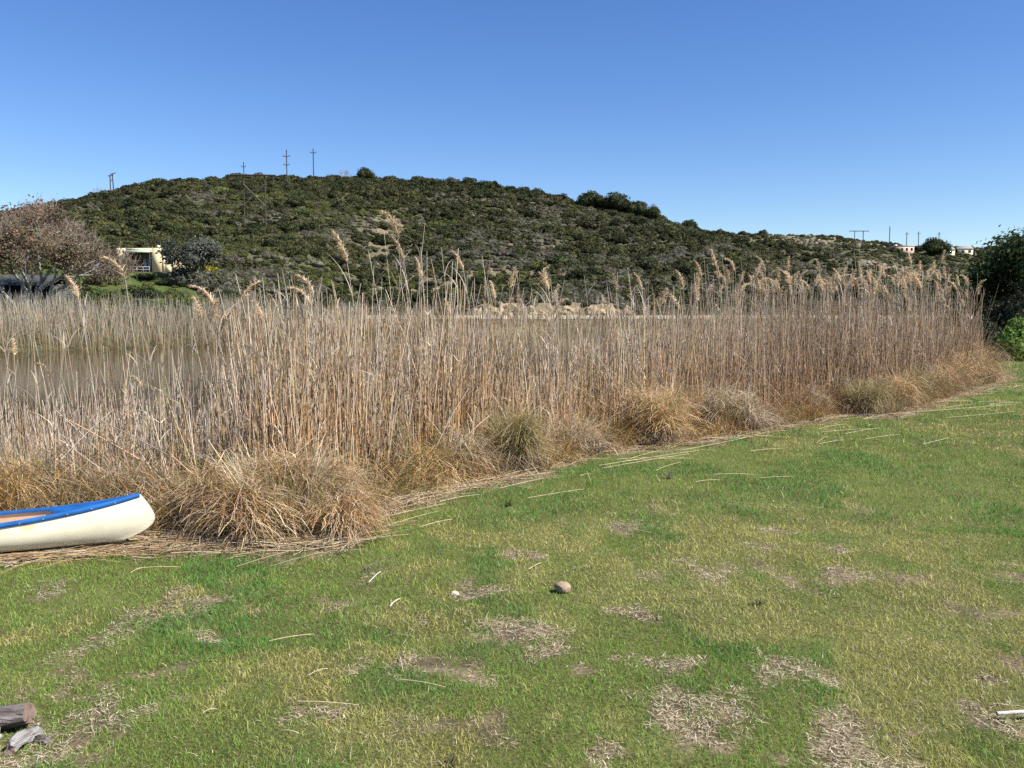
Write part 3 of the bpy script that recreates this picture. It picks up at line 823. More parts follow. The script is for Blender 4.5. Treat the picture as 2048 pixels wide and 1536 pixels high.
def boxmesh(mb, c, d, col=(1, 1, 1)):
    c = np.array(c); d = np.array(d) / 2
    V = np.array([[sx, sy, sz] for sx in (-1, 1) for sy in (-1, 1) for sz in (-1, 1)]) * d + c
    mb.add(V, [(0, 1, 3, 2), (4, 6, 7, 5), (0, 4, 5, 1), (2, 3, 7, 6), (0, 2, 6, 4), (1, 5, 7, 3)], C=col)
for sx in (1.75, 3.2):
    st = MB(); boxmesh(st, (sx, 0, .21), (.22, 2 * beam(sx / LC) - .05, .025)); st.obj('seat', M['wood'], canoe)

# ------------------------------------------------------------------ stones, logs, sticks on the lawn
def blob(name, r, seed, mat, flat=.7, amp=.25, sub=3):
    bm = bmesh.new(); bmesh.ops.create_icosphere(bm, subdivisions=sub, radius=1)
    rs = np.random.default_rng(seed); dirs = rs.normal(0, 1, (7, 3)); dirs /= np.linalg.norm(dirs, axis=1)[:, None]; cut = rs.uniform(.62, .9, 7)
    for v in bm.verts:
        p = np.array(v.co)
        for d, c in zip(dirs, cut):
            k = p @ d
            if k > c: p = p - d * (k - c) * .85
        p = p * (1 + amp * .25 * math.sin(p[0] * 5 + seed) * math.cos(p[1] * 6 + p[2] * 4))
        v.co = (p[0] * r[0], p[1] * r[1], p[2] * r[2])
    me = bpy.data.meshes.new(name); bm.to_mesh(me); bm.free(); me.materials.append(mat)
    return me
M['stone'] = solid('field_stone', (.30, .215, .145), .9, (14, .65, 1.25), .5, 40)
M['palestone'] = solid('pale_stone', (.5, .42, .3), .9, (18, .75, 1.2), .5, 40)
o = link(bpy.data.objects.new('stone', blob('stone', (.058, .045, .04), 3, M['stone'])))
o.location = (.31, 5.07, hz(.31, 5.07) + .028); o.rotation_euler = (0, .15, .3)
tag(o, 'fist sized brown stone lying in the middle of the lawn', 'stone')
o = link(bpy.data.objects.new('stone', blob('stone', (.035, .03, .02), 8, M['palestone'])))
o.location = (-.35, 5.02, hz(-.35, 5.02) + .012)
tag(o, 'small flat pale stone in a straw patch left of the brown stone', 'stone')

M['logbark'] = solid('weathered_log', (.15, .13, .12), .95, (9, .45, 1.5), 1.0, 16, .1, stretch=(1, 1, 6))
M['loggrey'] = solid('silvery_log', (.28, .26, .25), .95, (10, .55, 1.35), .8, 22, .1, stretch=(1, 1, 5))
M['logend'] = solid('cut_log_end', (.20, .14, .11), .9, (18, .7, 1.25), .5, 30)
def log(loc, L, r, rz, tilt, mat, label, seed):
    root = empty('log', loc, rz); root.rotation_euler = (0, 0, rz); tag(root, label, 'log', 'weathered firewood in the near left corner')
    rs = np.random.default_rng(seed); K, S = 12, 15
    a = np.linspace(0, 2 * PI, S, endpoint=False)
    prof = 1 + .16 * np.sin(2 * a + seed) + .12 * np.sin(5 * a + 2 * seed) + rs.normal(0, .13, S)
    V = []
    for k in range(K):
        t = k / (K - 1); sc = r * (1 - .12 * t) * (1 + rs.normal(0, .02))
        row = np.stack([np.full(S, (t - .5) * L) + rs.normal(0, .006, S), np.cos(a) * sc * prof * (1 + rs.normal(0, .03, S)), np.sin(a) * sc * prof * (1 + rs.normal(0, .03, S))], 1)
        row[:, 2] += .02 * math.sin(t * 4 + seed)
        V.append(row)
    V = np.array(V); ct, st_ = math.cos(tilt), math.sin(tilt)
    V = np.stack([V[..., 0] * ct - V[..., 2] * st_, V[..., 1], V[..., 0] * st_ + V[..., 2] * ct], -1)
    mb = MB(); i = np.arange(K - 1)[:, None] * S + np.arange(S)[None]; i2 = np.arange(K - 1)[:, None] * S + (np.arange(S)[None] + 1) % S
    mb.add(V, np.stack([i, i2, i2 + S, i + S], -1)); mb.obj('bark', mat, root, True)
    for k in (0, K - 1):
        e = MB(); ring = V[k]; c = ring.mean(0) + (ring.mean(0) - V[1 if k == 0 else K - 2].mean(0)) * .02
        e.add(np.concatenate([ring, (ring * .6 + c * .4) , c[None]]), np.stack([np.arange(S), (np.arange(S) + 1) % S, (np.arange(S) + 1) % S + S, np.arange(S) + S], -1), T=[(S + j, S + (j + 1) % S, 2 * S) for j in range(S)])
        e.obj('cut_end', M['logend'], root)
log((-2.20, 3.32, .07), .46, .052, .12, .03, M['logbark'], 'dark cracked thick log lying at the left frame edge', 2)
log((-1.91, 3.20, .03), .15, .026, -1.75, -.12, M['loggrey'], 'short silvery log end leaning beside the thick dark log', 5)
log((-2.06, 3.14, .03), .17, .028, 1.1, .05, M['loggrey'], 'stubby grey log in the corner below the thick dark log', 9)
log((-1.85, 3.21, .015), .08, .012, -.2, .05, M['logbark'], 'thin brown branch stub right of the silvery log', 12)
log((-2.13, 3.22, .03), .13, .03, .5, .2, M['logbark'], 'small dark broken chunk wedged under the thick dark log', 18)
log((-2.42, 3.46, .04), .28, .036, .9, .0, M['loggrey'], 'pale log behind the thick dark log', 15)

M['stick'] = solid('bleached_stick', (.60, .49, .31), .8, (30, .6, 1.2), .2, 60)
M['bone'] = solid('bleached_wood', (.6, .55, .47), .8, (12, .8, 1.1), .3, 50)
def stalk(x, y, L, az, r, label, group, mat=None, lift=.012, bend=.05, name='reed_stalk'):
    K = 7; t = np.linspace(-.5, .5, K)
    px = x + np.cos(az) * t * L - np.sin(az) * bend * (4 * t * t) * L * .5; py = y + np.sin(az) * t * L + np.cos(az) * bend * (4 * t * t) * L * .5
    pz = np.linspace(hz(px[0], py[0]), hz(px[-1], py[-1]), K) + lift + .01 * (1 - 4 * t * t)
    P = np.stack([px - x, py - y, pz], 1)[None]
    mb = MB(); tubes(mb, P, r, (1, 1, 1), (1, 1, 1), S=6, tip=.75)
    n_ = mb.n
    mb.add(P[0, 0] + np.zeros((1, 3)), None)
    o = mb.obj(name, mat or M['stick'], None, True); o.location = (x, y, 0)
    return tag(o, label, 'stalk', group)
SINGLE = {0: 'short upright-lying straw stick left of a worn patch in the near lawn', 1: 'tan stick along the lower edge of a worn patch in the near lawn', 2: 'tan stick at the upper edge of the bottom centre-left worn patch', 3: 'short white bleached stick left of the small pale stone', 4: 'grey stick on a dark spot in the lawn below the biggest tussock', 5: 'short pale stick just above the brown stone', 7: 'long pale straw lying on the lawn below the canoe bow', 8: 'short straw meeting the long pale straw below the canoe bow', 19: 'longest pale reed stalk lying at the far right lawn edge', 10: 'reed stalk lying crosswise over others below the golden tussock', 38: 'thin straw alone on the yellow grass at left centre'}
TNAME = [(-1.8, 6.3, 'the biggest rust tussock'), (-.9, 8.3, 'the pale golden tussock'), (.02, 8.8, 'the narrow upright tussock'), (.7, 10, 'the low grey tussock'), (1.9, 10.7, 'the golden tussock with dark hollow'), (3.1, 11.9, 'the wide grey tussock'), (4.7, 13.6, 'the silvery combed tussock'), (5.95, 13.9, 'the dark rounded tussock'), (7.4, 15.4, 'the olive tussock'), (8.7, 17, 'the rusty tussock near the bed end'), (11.3, 20.2, 'the last tussock at right'), (-3.1, 5.9, 'the canoe')]
def stalk_label(x, y, L):
    t = min(TNAME, key=lambda q: (q[0] - x) ** 2 + (q[1] - y) ** 2)[2]
    sz = 'long' if L > .8 else 'short' if L < .4 else 'medium'
    lb = sz + ' loose reed stalk lying on the lawn below ' + t
    return lb, lb.replace('stalk', 'stalks')
ST = [(-0.53, 3.94, 0.2, -1.37), (-0.41, 3.71, 0.23, -0.31), (-0.79, 3.51, 0.27, -0.11), (-0.68, 4.83, 0.14, 1.27), (-0.87, 5.3, 0.24, 1.41), (0.16, 5.54, 0.16, 0.97), (0.96, 6.47, 0.26, -0.62), (-2.35, 5.52, 0.29, 0.07), (-2.46, 5.46, 0.13, 1.34), (1.56, 9.55, 1.43, 0.68), (1.51, 9.77, 1.34, -1.6), (2.93, 11.04, 2.19, 0.8), (1.63, 9.75, 1.66, 0.65), (3.12, 10.34, 0.47, 0.42), (2.72, 8.58, 0.39, 0.21), (1.96, 8.38, 0.28, 0.29), (2.31, 8.71, 0.43, 0.12), (5.91, 13.86, 0.81, -0.97), (5.04, 12.09, 0.88, 0.63), (7.82, 14.73, 3.21, 0.44), (7.84, 13.96, 1.87, 0.49), (5.03, 11.43, 0.7, 0.48), (4.21, 11.05, 0.65, 0.72), (10.92, 20.29, 2.07, 0.36), (4.19, 11.39, 0.78, -1.09), (0.11, 8.3, 0.66, 0.81), (0.42, 7.78, 0.62, 0.54), (-0.47, 7.61, 0.5, 0.83), (-1.9, 5.96, 0.48, 0.41), (5.59, 11.05, 0.69, 0.67), (14.32, 24.86, 2.52, 0.64), (-3.2, 5.86, 0.31, 0.9), (-2.74, 5.83, 0.38, 0.46), (-3.28, 5.67, 0.36, 1.11), (-0.6, 6.67, 0.34, 0.79), (-0.89, 3.27, 0.08, -0.24), (-1.27, 3.45, 0.06, 0.67), (-0.9, 3.83, 0.11, 0.85), (-1.14, 4.29, 0.24, 0.58)]
for k, (x, y, L, az) in enumerate(ST):
    r = .0016 + .0001 * y
    if k in (3, 4): r = .0036
    lb = SINGLE.get(k)
    if lb: stalk(x, y, L, az, r, lb, None, M['bone'] if k in (3, 4) else None, .016 if y < 6 else .022, .02 + .03 * (k % 3), 'stick' if y < 6 else 'reed_stalk')
    else: stalk(x, y, L, az, r, *(stalk_label(x, y, L) if y > 5.6 else ('thin broken straw lying on the near left lawn', 'thin straws on the near lawn')), None, .02 if y > 6 else .016, .02 + .03 * (k % 3))
for k in range(34):
    x = random.uniform(-1.0, 12.0); y = float(edge(x)) - random.uniform(.1, 1.3) * (1 + .05 * x)
    tg = math.atan2(float(edge(x + .5) - edge(x - .5)), 1)
    L = random.uniform(.15, .8) * (1 + .05 * x)
    stalk(x, y, L, tg * .6 + random.gauss(0, .55), .0013 + .00009 * y, *stalk_label(x, y, L), None, .02, random.uniform(-.06, .06))
# white driftwood piece at the right frame edge
dw = stalk(2.17, 3.44, .26, .08, .009, 'white bleached driftwood stick at the lower right frame edge', None, M['bone'], .03, .12, 'driftwood')
dw['category'] = 'driftwood'

def weed(x, y, r, h, n, cols, label, grp=None, name='weed'):
    mb = MB(); a = rng.uniform(0, 2 * PI, n); t0 = rng.uniform(.2, 1.0, n)
    P = spine(np.zeros((n, 3)) + np.stack([np.cos(a), np.sin(a), 0 * a], 1) * .01, a, t0, t0 + rng.uniform(.2, .8, n), rng.uniform(.5, 1.1, n) * max(r, h), 4)
    c = pick(cols, n)
    ribbons(mb, P, .009, c, c, floor=np.full(n, .004), tip=.2, waz=a + PI / 2)
    o = mb.obj(name, M['grass']); o.location = (x, y, hz(x, y)); return tag(o, label, 'weed', grp)
weed(-.03, 7.4, .06, .09, 30, [(.04, .07, .02), (.06, .09, .03)], 'small dark leafy weed standing alone below the straw mat')
weed(1.6, 8.6, .12, .07, 40, [(.3, .26, .2), (.16, .13, .1)], 'grey dried weed tuft on the lawn below the golden tussock')
weed(1.43, 4.82, .05, .035, 22, [(.05, .07, .03), (.1, .09, .05)], 'dark flat weed rosette right of the brown stone')
weed(-.24, 3.08, .05, .03, 20, [(.08, .09, .04), (.16, .1, .06)], 'brownish weed rosette near the bottom centre of the lawn')
weed(-.95, 5.45, .05, .03, 18, [(.07, .05, .03), (.05, .06, .03)], 'dark weed clod in the lawn below the biggest tussock')

# thin upright dry weeds standing out of the far lawn edge
k = 0
for k in range(14):
    x = random.uniform(2.6, 11.5); y = float(edge(x)) - random.uniform(.05, .7)
    mb = MB(); P = spine(np.zeros((1, 3)), np.array([random.uniform(0, 6)]), np.array([.02]), np.array([.15]), np.array([random.uniform(.16, .4)]), 4)
    tubes(mb, P, .004, (.16, .12, .08), (.2, .15, .1), S=4); o = mb.obj('dry_stem', M['reed']); o.location = (x, y, hz(x, y) - .01)
    tag(o, 'thin dark dry stem sticking up from the lawn edge at right', 'stem', 'dry stems in the lawn edge')

# ------------------------------------------------------------------ foliage builders
def icos(r, sub=2):
    bm = bmesh.new(); bmesh.ops.create_icosphere(bm, subdivisions=sub, radius=r)
    V = np.array([v.co[:] for v in bm.verts]); T = np.array([[v.index for v in f.verts] for f in bm.faces]); bm.free()
    return V, T
def bush_mesh(name, mat, cols, weights=None, n=350, leaf=.14, lobes=9, squash=.75, seed=0, spread=.62, core=True, asp=.55, up=.25):
    """unit bush: radius about 1, stands on z=0"""
    global rng
    old = rng; rng = np.random.default_rng(1000 + seed)
    mb = MB()
    lc = []
    for k in range(lobes):
        a = rng.uniform(0, 2 * PI); rr = spread * math.sqrt(rng.random()); rad = rng.uniform(.34, .55)
        lc.append((rr * math.cos(a), rr * math.sin(a), (.25 + .62 * (1 - (rr / spread) ** 1.6) * rng.uniform(.5, 1.05)) * squash, rad))
    lc = np.array(lc)
    if core:
        V0, T0 = icos(1, 1)
        for l in lc:
            c = pick(cols, 1, weights)[0]
            mb.add(V0 * l[3] * np.array([.78, .78, .68]) * (1 + .12 * rng.normal(0, 1, (len(V0), 1))) + l[:3] * [1, 1, .9], T=T0, C=c)
    k = rng.integers(0, lobes, n)
    d = rng.normal(0, 1, (n, 3)); d[:, 2] = d[:, 2] * .9 + up; d /= np.linalg.norm(d, axis=1)[:, None]
    P = lc[k, :3] + d * lc[k, 3:4] * rng.uniform(.78, 1.08, (n, 1)) * np.array([1, 1, .85])
    P[:, 2] = np.maximum(P[:, 2], .02)
    lob = (1 + rng.normal(0, .12, lobes))[k][:, None]
    leaves(mb, P, d, leaf * rng.uniform(.6, 1.3, n), np.clip(pick(cols, n, weights, .22) * lob, .005, .9), asp)
    rng = old
    return mb.mesh(name, mat)

OLIVE = [(.058, .059, .024), (.045, .047, .019), (.076, .073, .030)]
DARK = [(.037, .045, .019), (.028, .036, .015), (.050, .057, .023)]
GREYG = [(.115, .112, .075), (.088, .088, .055), (.155, .146, .11)]
BROWN = [(.10, .083, .058), (.13, .11, .085), (.078, .066, .046)]
FRESH = [(.088, .098, .03), (.066, .078, .024), (.11, .118, .042)]
SPEC = [OLIVE, OLIVE, DARK, GREYG, GREYG, BROWN, FRESH]
pool = bpy.data.collections.new('scrub_kinds')          # instanced by the hillside scrub only
KINDS = []
for si, pal in enumerate(SPEC):
    for v in range(2):
        sq = [.72, .9][v] if si != 2 else 1.0
        me = bush_mesh('scrub_bush', M['scrub'], pal, n=620, leaf=.11 if si not in (3, 4, 5) else .085, lobes=[8, 12][v], squash=sq, seed=si * 7 + v, asp=.6 if si < 3 else .4)
        ob = bpy.data.objects.new('scrub_kind_%02d' % (si * 2 + v), me); pool.objects.link(ob)
        KINDS.append(me)

def scatter(name, pts, scl, rot, kind, label, cat, coll):
    me = bpy.data.meshes.new(name); n = len(pts)
    me.vertices.add(n); me.vertices.foreach_set('co', np.asarray(pts, np.float32).ravel())
    for nm, data, ty in (('scl', scl, 'FLOAT_VECTOR'), ('rot', rot, 'FLOAT_VECTOR')):
        a = me.attributes.new(nm, ty, 'POINT'); a.data.foreach_set('vector', np.asarray(data, np.float32).ravel())
    a = me.attributes.new('kind', 'INT', 'POINT'); a.data.foreach_set('value', np.asarray(kind, np.int32))
    o = link(bpy.data.objects.new(name, me))
    ng = bpy.data.node_groups.new(name + '_nodes', 'GeometryNodeTree')
    ng.interface.new_socket('Geometry', in_out='INPUT', socket_type='NodeSocketGeometry')
    ng.interface.new_socket('Geometry', in_out='OUTPUT', socket_type='NodeSocketGeometry')
    gi = ng.nodes.new('NodeGroupInput'); go = ng.nodes.new('NodeGroupOutput')
    mp = ng.nodes.new('GeometryNodeMeshToPoints'); ip = ng.nodes.new('GeometryNodeInstanceOnPoints')
    ci = ng.nodes.new('GeometryNodeCollectionInfo'); ci.inputs['Collection'].default_value = coll
    ci.inputs['Separate Children'].default_value = True; ci.inputs['Reset Children'].default_value = True
    def na(nm, ty):
        q = ng.nodes.new('GeometryNodeInputNamedAttribute'); q.data_type = ty; q.inputs['Name'].default_value = nm; return q.outputs['Attribute']
    L = ng.links.new
    L(gi.outputs[0], mp.inputs['Mesh']); L(mp.outputs[0], ip.inputs['Points']); L(ci.outputs[0], ip.inputs['Instance'])
    ip.inputs['Pick Instance'].default_value = True
    L(na('kind', 'INT'), ip.inputs['Instance Index']); L(na('rot', 'FLOAT_VECTOR'), ip.inputs['Rotation']); L(na('scl', 'FLOAT_VECTOR'), ip.inputs['Scale'])
    L(ip.outputs[0], go.inputs[0])
    md = o.modifiers.new('scatter', 'NODES'); md.node_group = ng
    return tag(o, label, cat, kind='stuff')

def free_spot(x, y):
    ok = np.hypot(x - HOUSE[0], (y - HOUSE[1]) * .9) > 7.5
    ok &= ~((np.abs(y - 109.5) < 3.6) & (x > -28))
    ok &= ~((x > -8) & (x < 19) & (y > 113) & (y < 120.5))
    ok &= ~((x < -30) & (y < 108) & (hash2(np.floor(x * 7), np.floor(y * 7), 5) < .55))
    ok &= ~((x > -57) & (x < -40) & (y > 96) & (y < 118) & (hash2(np.floor(x * 7), np.floor(y * 7), 6) < .7))
    return ok
def hill_points(n, x0, x1, y0, y1, rmin, rmax, seed, cond=None):
    x = rng.uniform(x0, x1, n); y = rng.uniform(y0, y1, n)
    k = free_spot(x, y) & (y > np.minimum(toe(x) - 4, 113)) & (y > wedge(x) + 9) & (np.abs(x) < .68 * y + 12)
    bare = fbm(x * .05, y * .05, 71, 4)
    k &= rng.random(n) > sm((bare - .68) * 8) * .7
    k &= rng.random(n) > sm(1.3 - np.hypot((x + 32 + (y - 215) * .12) / 5, (y - 212) / 26) + (fbm(x * .2, y * .2, 75) - .5) * 2.2) * .85
    if cond is not None: k &= cond(x, y)
    x = x[k]; y = y[k]; n = len(x)
    f = fbm(x * .03, y * .03, 101, 3); f2 = fbm(x * .05 + 40, y * .05, 103, 3)
    r = rmin + (rmax - rmin) * rng.random(n) ** 2.2 * (.5 + f)
    u = rng.random(n); up = np.clip((y - 150) / 110, 0, 1)
    sp = np.where(u < .22 + .26 * up, rng.integers(0, 2, n), np.where(u < .30 + .30 * up + .2 * (f - .5), 2, np.where(u < .78, rng.integers(3, 5, n), np.where(u < .9, 5, 6))))
    sp = np.where((f2 > .54) & (rng.random(n) < .75), rng.integers(3, 6, n), sp)
    sp = np.where((f2 < .42) & (rng.random(n) < .7), rng.integers(0, 3, n), sp)
    f3 = fbm(x * .04 - 70, y * .04, 107, 3); sp = np.where((f3 > .6) & (rng.random(n) < .6), 6, sp)
    r = np.where((sp >= 3), np.minimum(r, 1.3), r)
    kind = sp * 2 + rng.integers(0, 2, n)
    scl = np.stack([r, r * rng.uniform(.85, 1.15, n), r * rng.uniform(.75, 1.05, n)], 1)
    rot = np.stack([np.zeros(n), np.zeros(n), rng.uniform(0, 2 * PI, n)], 1)
    return np.stack([x, y, height(x, y) - r * .12], 1), scl, rot, kind
A = hill_points(25000, -200, 110, 60, 300, .6, 2.5, 1)
B = hill_points(8500, 20, 400, 225, 560, 1.0, 3.6, 2, lambda x, y: (y > 262) | (x > 75))
C = hill_points(1500, -40, 70, 112, 150, .4, 1.3, 3)
D = hill_points(24000, -190, 110, 60, 300, .45, 1.3, 4)
E_ = hill_points(8000, 20, 400, 225, 540, .6, 1.8, 5, lambda x, y: (y > 262) | (x > 75))
def masses(x, y, r, pal, flat):
    k = free_spot(x, y); x = x[k]; y = y[k]; r = r[k]; n = len(x)
    kind = rng.choice(pal, n) * 2 + rng.integers(0, 2, n)
    return (np.stack([x, y, height(x, y) - r * .15], 1), np.stack([r * rng.uniform(.9, 1.3, n), r, r * rng.uniform(*flat, n)], 1), np.stack([np.zeros(n), np.zeros(n), rng.uniform(0, 2 * PI, n)], 1), kind)
n = 420; x = rng.uniform(-150, 62, n)                       # low closed canopy along the crest
F_ = masses(x, np.interp(x, R1X, R1Y) - 26 * rng.random(n) ** 1.5, rng.uniform(1.6, 3.4, n), [0, 1, 2, 2], (.55, .8))
cxm = rng.uniform(-140, 70, 130); cym = rng.uniform(130, 262, 130); k = rng.integers(0, 130, 480)
G_ = masses(cxm[k] + rng.normal(0, 3.2, 480), cym[k] + rng.normal(0, 4.0, 480), rng.uniform(1.2, 2.9, 480), [0, 1, 2, 6], (.6, .9))
pts, scl, rot, kd = [np.concatenate(q) for q in zip(A, B, C, D, E_, F_, G_)]
scatter('hillside_scrub', pts, scl, rot, kd, 'dense olive and grey scrub bushes covering the hill and far ridge', 'scrub', pool)

# pale rubble in the bare places and along the road cutting
rk = MB()
V0, T0 = icos(1, 1)
n = 1500
x = np.concatenate([rng.uniform(-190, 90, 4000), rng.uniform(60, 330, 5000)]); y = np.concatenate([rng.uniform(120, 285, 4000), rng.uniform(380, 500, 5000)])
k = ((fbm(x * .05, y * .05, 71, 4) > .68) | (np.hypot((x + 32 + (y - 215) * .12) / 5, (y - 212) / 26) < 1.1)) & free_spot(x, y); k |= (y > 462) & (x > 90) & (fbm(x * .03, y * .06, 77) > .48) & (rng.random(len(x)) < .6)
x = x[k]; y = y[k]
for a_, b_ in zip(x, y):
    s = rng.uniform(.15, .5) * (1 if b_ < 300 else 2.2)
    rk.add(V0 * np.array([s, s * .8, s * .5]) * rng.uniform(.75, 1.2, (len(V0), 1)) + [a_, b_, hz(a_, b_) + .05], T=T0, C=jit((.34, .29, .22), 1)[0])
tag(rk.obj('hillside_rubble', M['rock']), 'pale loose rocks in bare gaps of the hillside scrub', 'rocks', kind='stuff')

# rocky road cutting: faceted ledges of cream rock, each boulder its own object
M['cutrock'] = solid('cutting_rock', (.40, .32, .21), .95, (1.6, .55, 1.2), 1.0, 3)
ux = np.arange(-6.5, 18.0, .16); nz_ = 26
A_, T_ = np.meshgrid(ux, np.linspace(0, 1, nz_))
topz = (.1 + 2.4 * fbm(ux * .8, ux * 0 + 3, 131, 3)) * sm((ux + 6.5) / 2.5) * sm((18 - ux) / 3)
Zc = .75 + T_ * (topz[None] + .25)
Yc = 115.4 + T_ * 1.9 + (fbm(A_ * .9, T_ * 2.2, 133, 3) - .5) * 1.5 - np.abs(fbm(A_ * 2.6, T_ * 3.5, 137, 3) - .5) * 1.1
Zc = Zc + (fbm(A_ * 3, T_ * 6, 139, 2) - .5) * .25 * T_
gl = fbm(A_ * .8, T_ * 1.5, 141, 4)[..., None]
Cc = np.array([.37, .29, .19]) * (.45 + 1.0 * gl) ; Cc = np.where(gl > .56, np.array([.10, .09, .055]), Cc)
cb = MB(); nn = len(ux); i = np.arange(nz_ - 1)[:, None] * nn + np.arange(nn - 1)[None]
cb.add(np.stack([A_, Yc, Zc], -1), np.stack([i, i + 1, i + nn + 1, i + nn], -1), C=Cc.reshape(-1, 3))
tag(cb.obj('road_cutting', M['rock']), 'eroded cream earth bank of the cutting above the gravel road', kind='structure')
cutm = [blob('boulder', (1, .8, .85), 20 + k, M['cutrock'], amp=.5, sub=2) for k in range(6)]
xx = -5.2; k = 0
while xx < 16.5:
    for lev in range(3):
        if random.random() < (.35, .55, .7)[lev]: continue
        s = random.uniform(.22, .55) * (1.1 - .12 * lev)
        x = xx + random.uniform(-.4, .4); y = 114.6 + lev * .7 + random.uniform(-.3, .3)
        o = link(bpy.data.objects.new('boulder', cutm[k % 6])); o.location = (x, y, hz(x, y) + .05 * s); o.scale = (s * random.uniform(.9, 1.5), s, s * random.uniform(.8, 1.3))
        o.rotation_euler = (random.uniform(-.4, .4), random.uniform(-.4, .4), random.uniform(0, 6))
        tag(o, 'cream boulder in the eroded cutting above the gravel road', 'boulder', 'boulders of the road cutting'); k += 1
    xx += random.uniform(.55, .95)

for k, (x, y, r) in enumerate([(-5.6, 114.6, .8), (-2.2, 117.6, .9), (.8, 114.4, .6), (2.6, 118, 1.0), (5.6, 114.4, .55), (7.5, 118.2, .9), (10.2, 117.8, .8), (11.8, 114.5, .7), (14.6, 117.6, 1.0), (17.2, 115.2, .9)]):
    o = link(bpy.data.objects.new('bank_bush', KINDS[(0, 4, 6, 8, 2)[k % 5]])); o.location = (x, y, max(hz(x, y), .8) + (.9 if y > 116 else 0) - .1); o.scale = (r, r, r * .9)
    tag(o, ['leftmost bush at the end of the cream cutting', 'second bush from the left on top of the cream cutting', 'small bush at the foot of the cream cutting left of its middle', 'bush on top of the cream cutting left of its middle', 'smallest bush at the foot of the cream cutting', 'bush on top of the middle of the cream cutting', 'bush on top of the cream cutting right of its middle', 'bush at the foot of the cream cutting right of its middle', 'second bush from the right on top of the cream cutting', 'rightmost bush at the end of the cream cutting'][k], 'bush')
# ------------------------------------------------------------------ far shore reeds and bank
fr = MB()
def far_reeds(n, x0, x1, dy0, dy1, h, cols, wid):
    x = rng.uniform(x0, x1, n); dy = dy0 + (dy1 - dy0) * rng.random(n) ** .8
    y = wedge(x) + dy
    k = np.abs(x) < .64 * y + 6; x = x[k]; y = y[k]; n = len(x)
    z = np.maximum(height(x, y), WATER_Z - .05)
    hh = h * rng.uniform(.5, 1.05, n) * (.75 + .5 * fbm(x * .35, y * .35, 121))
    c1 = pick(cols, n, None, .18); c0 = pick([(.26, .14, .06), (.17, .15, .06), (.3, .2, .1)], n)
    P = spine(np.stack([x, y, z], 1), rng.uniform(0, 2 * PI, n), np.abs(rng.normal(0, .1, n)), rng.uniform(.05, .5, n), hh, 2)
    ribbons(fr, P, rng.uniform(.6, 1.4, n) * wid, c0, c1, tip=.3, cp=.5)
GRS = [(.42, .36, .28), (.34, .29, .22), (.27, .26, .17), (.47, .41, .32)]
far_reeds(15000, -62, -15, -1.5, 11, 2.1, GRS, .03)
far_reeds(3000, -20, -9, -1.5, 6, 2.0, [(.42, .33, .2), (.34, .27, .18)], .04)
far_reeds(9000, -12, 90, -1.2, 10, 1.35, [(.27, .21, .14), (.2, .16, .09), (.16, .17, .07)], .05)
tag(fr.obj('far_reeds', M['dry']), 'grey reeds and sedge lining the far shore of the lagoon', 'reeds', kind='stuff')

# ------------------------------------------------------------------ trees
def grow(mb, p, d, L, r, depth, tips, spreadf, col, up=.1, twist=.3):
    K = 4; pts = [p]; dd = d
    for k in range(K):
        dd = dd + rng.normal(0, twist * .35, 3) + np.array([0, 0, up * .25]); dd = dd / np.linalg.norm(dd)
        pts.append(pts[-1] + dd * L / K)
    tubes(mb, np.array(pts)[None], r, col, col, S=5 if depth > 1 else 3, tip=.68)
    if depth == 0:
        tips.append(pts[-1]); tips.append(pts[-2]); return
    for j in range(rng.integers(2, 4)):
        a = rng.normal(0, 1, 3); a -= dd * (a @ dd); a /= np.linalg.norm(a)
        nd = dd * math.cos(spreadf) + a * math.sin(spreadf) * rng.uniform(.7, 1.25)
        grow(mb, pts[-1 if j else -2] , nd / np.linalg.norm(nd), L * rng.uniform(.66, .86), r * .62, depth - 1, tips, spreadf, col, up, twist)
    if depth <= 2: tips.append(pts[-1])

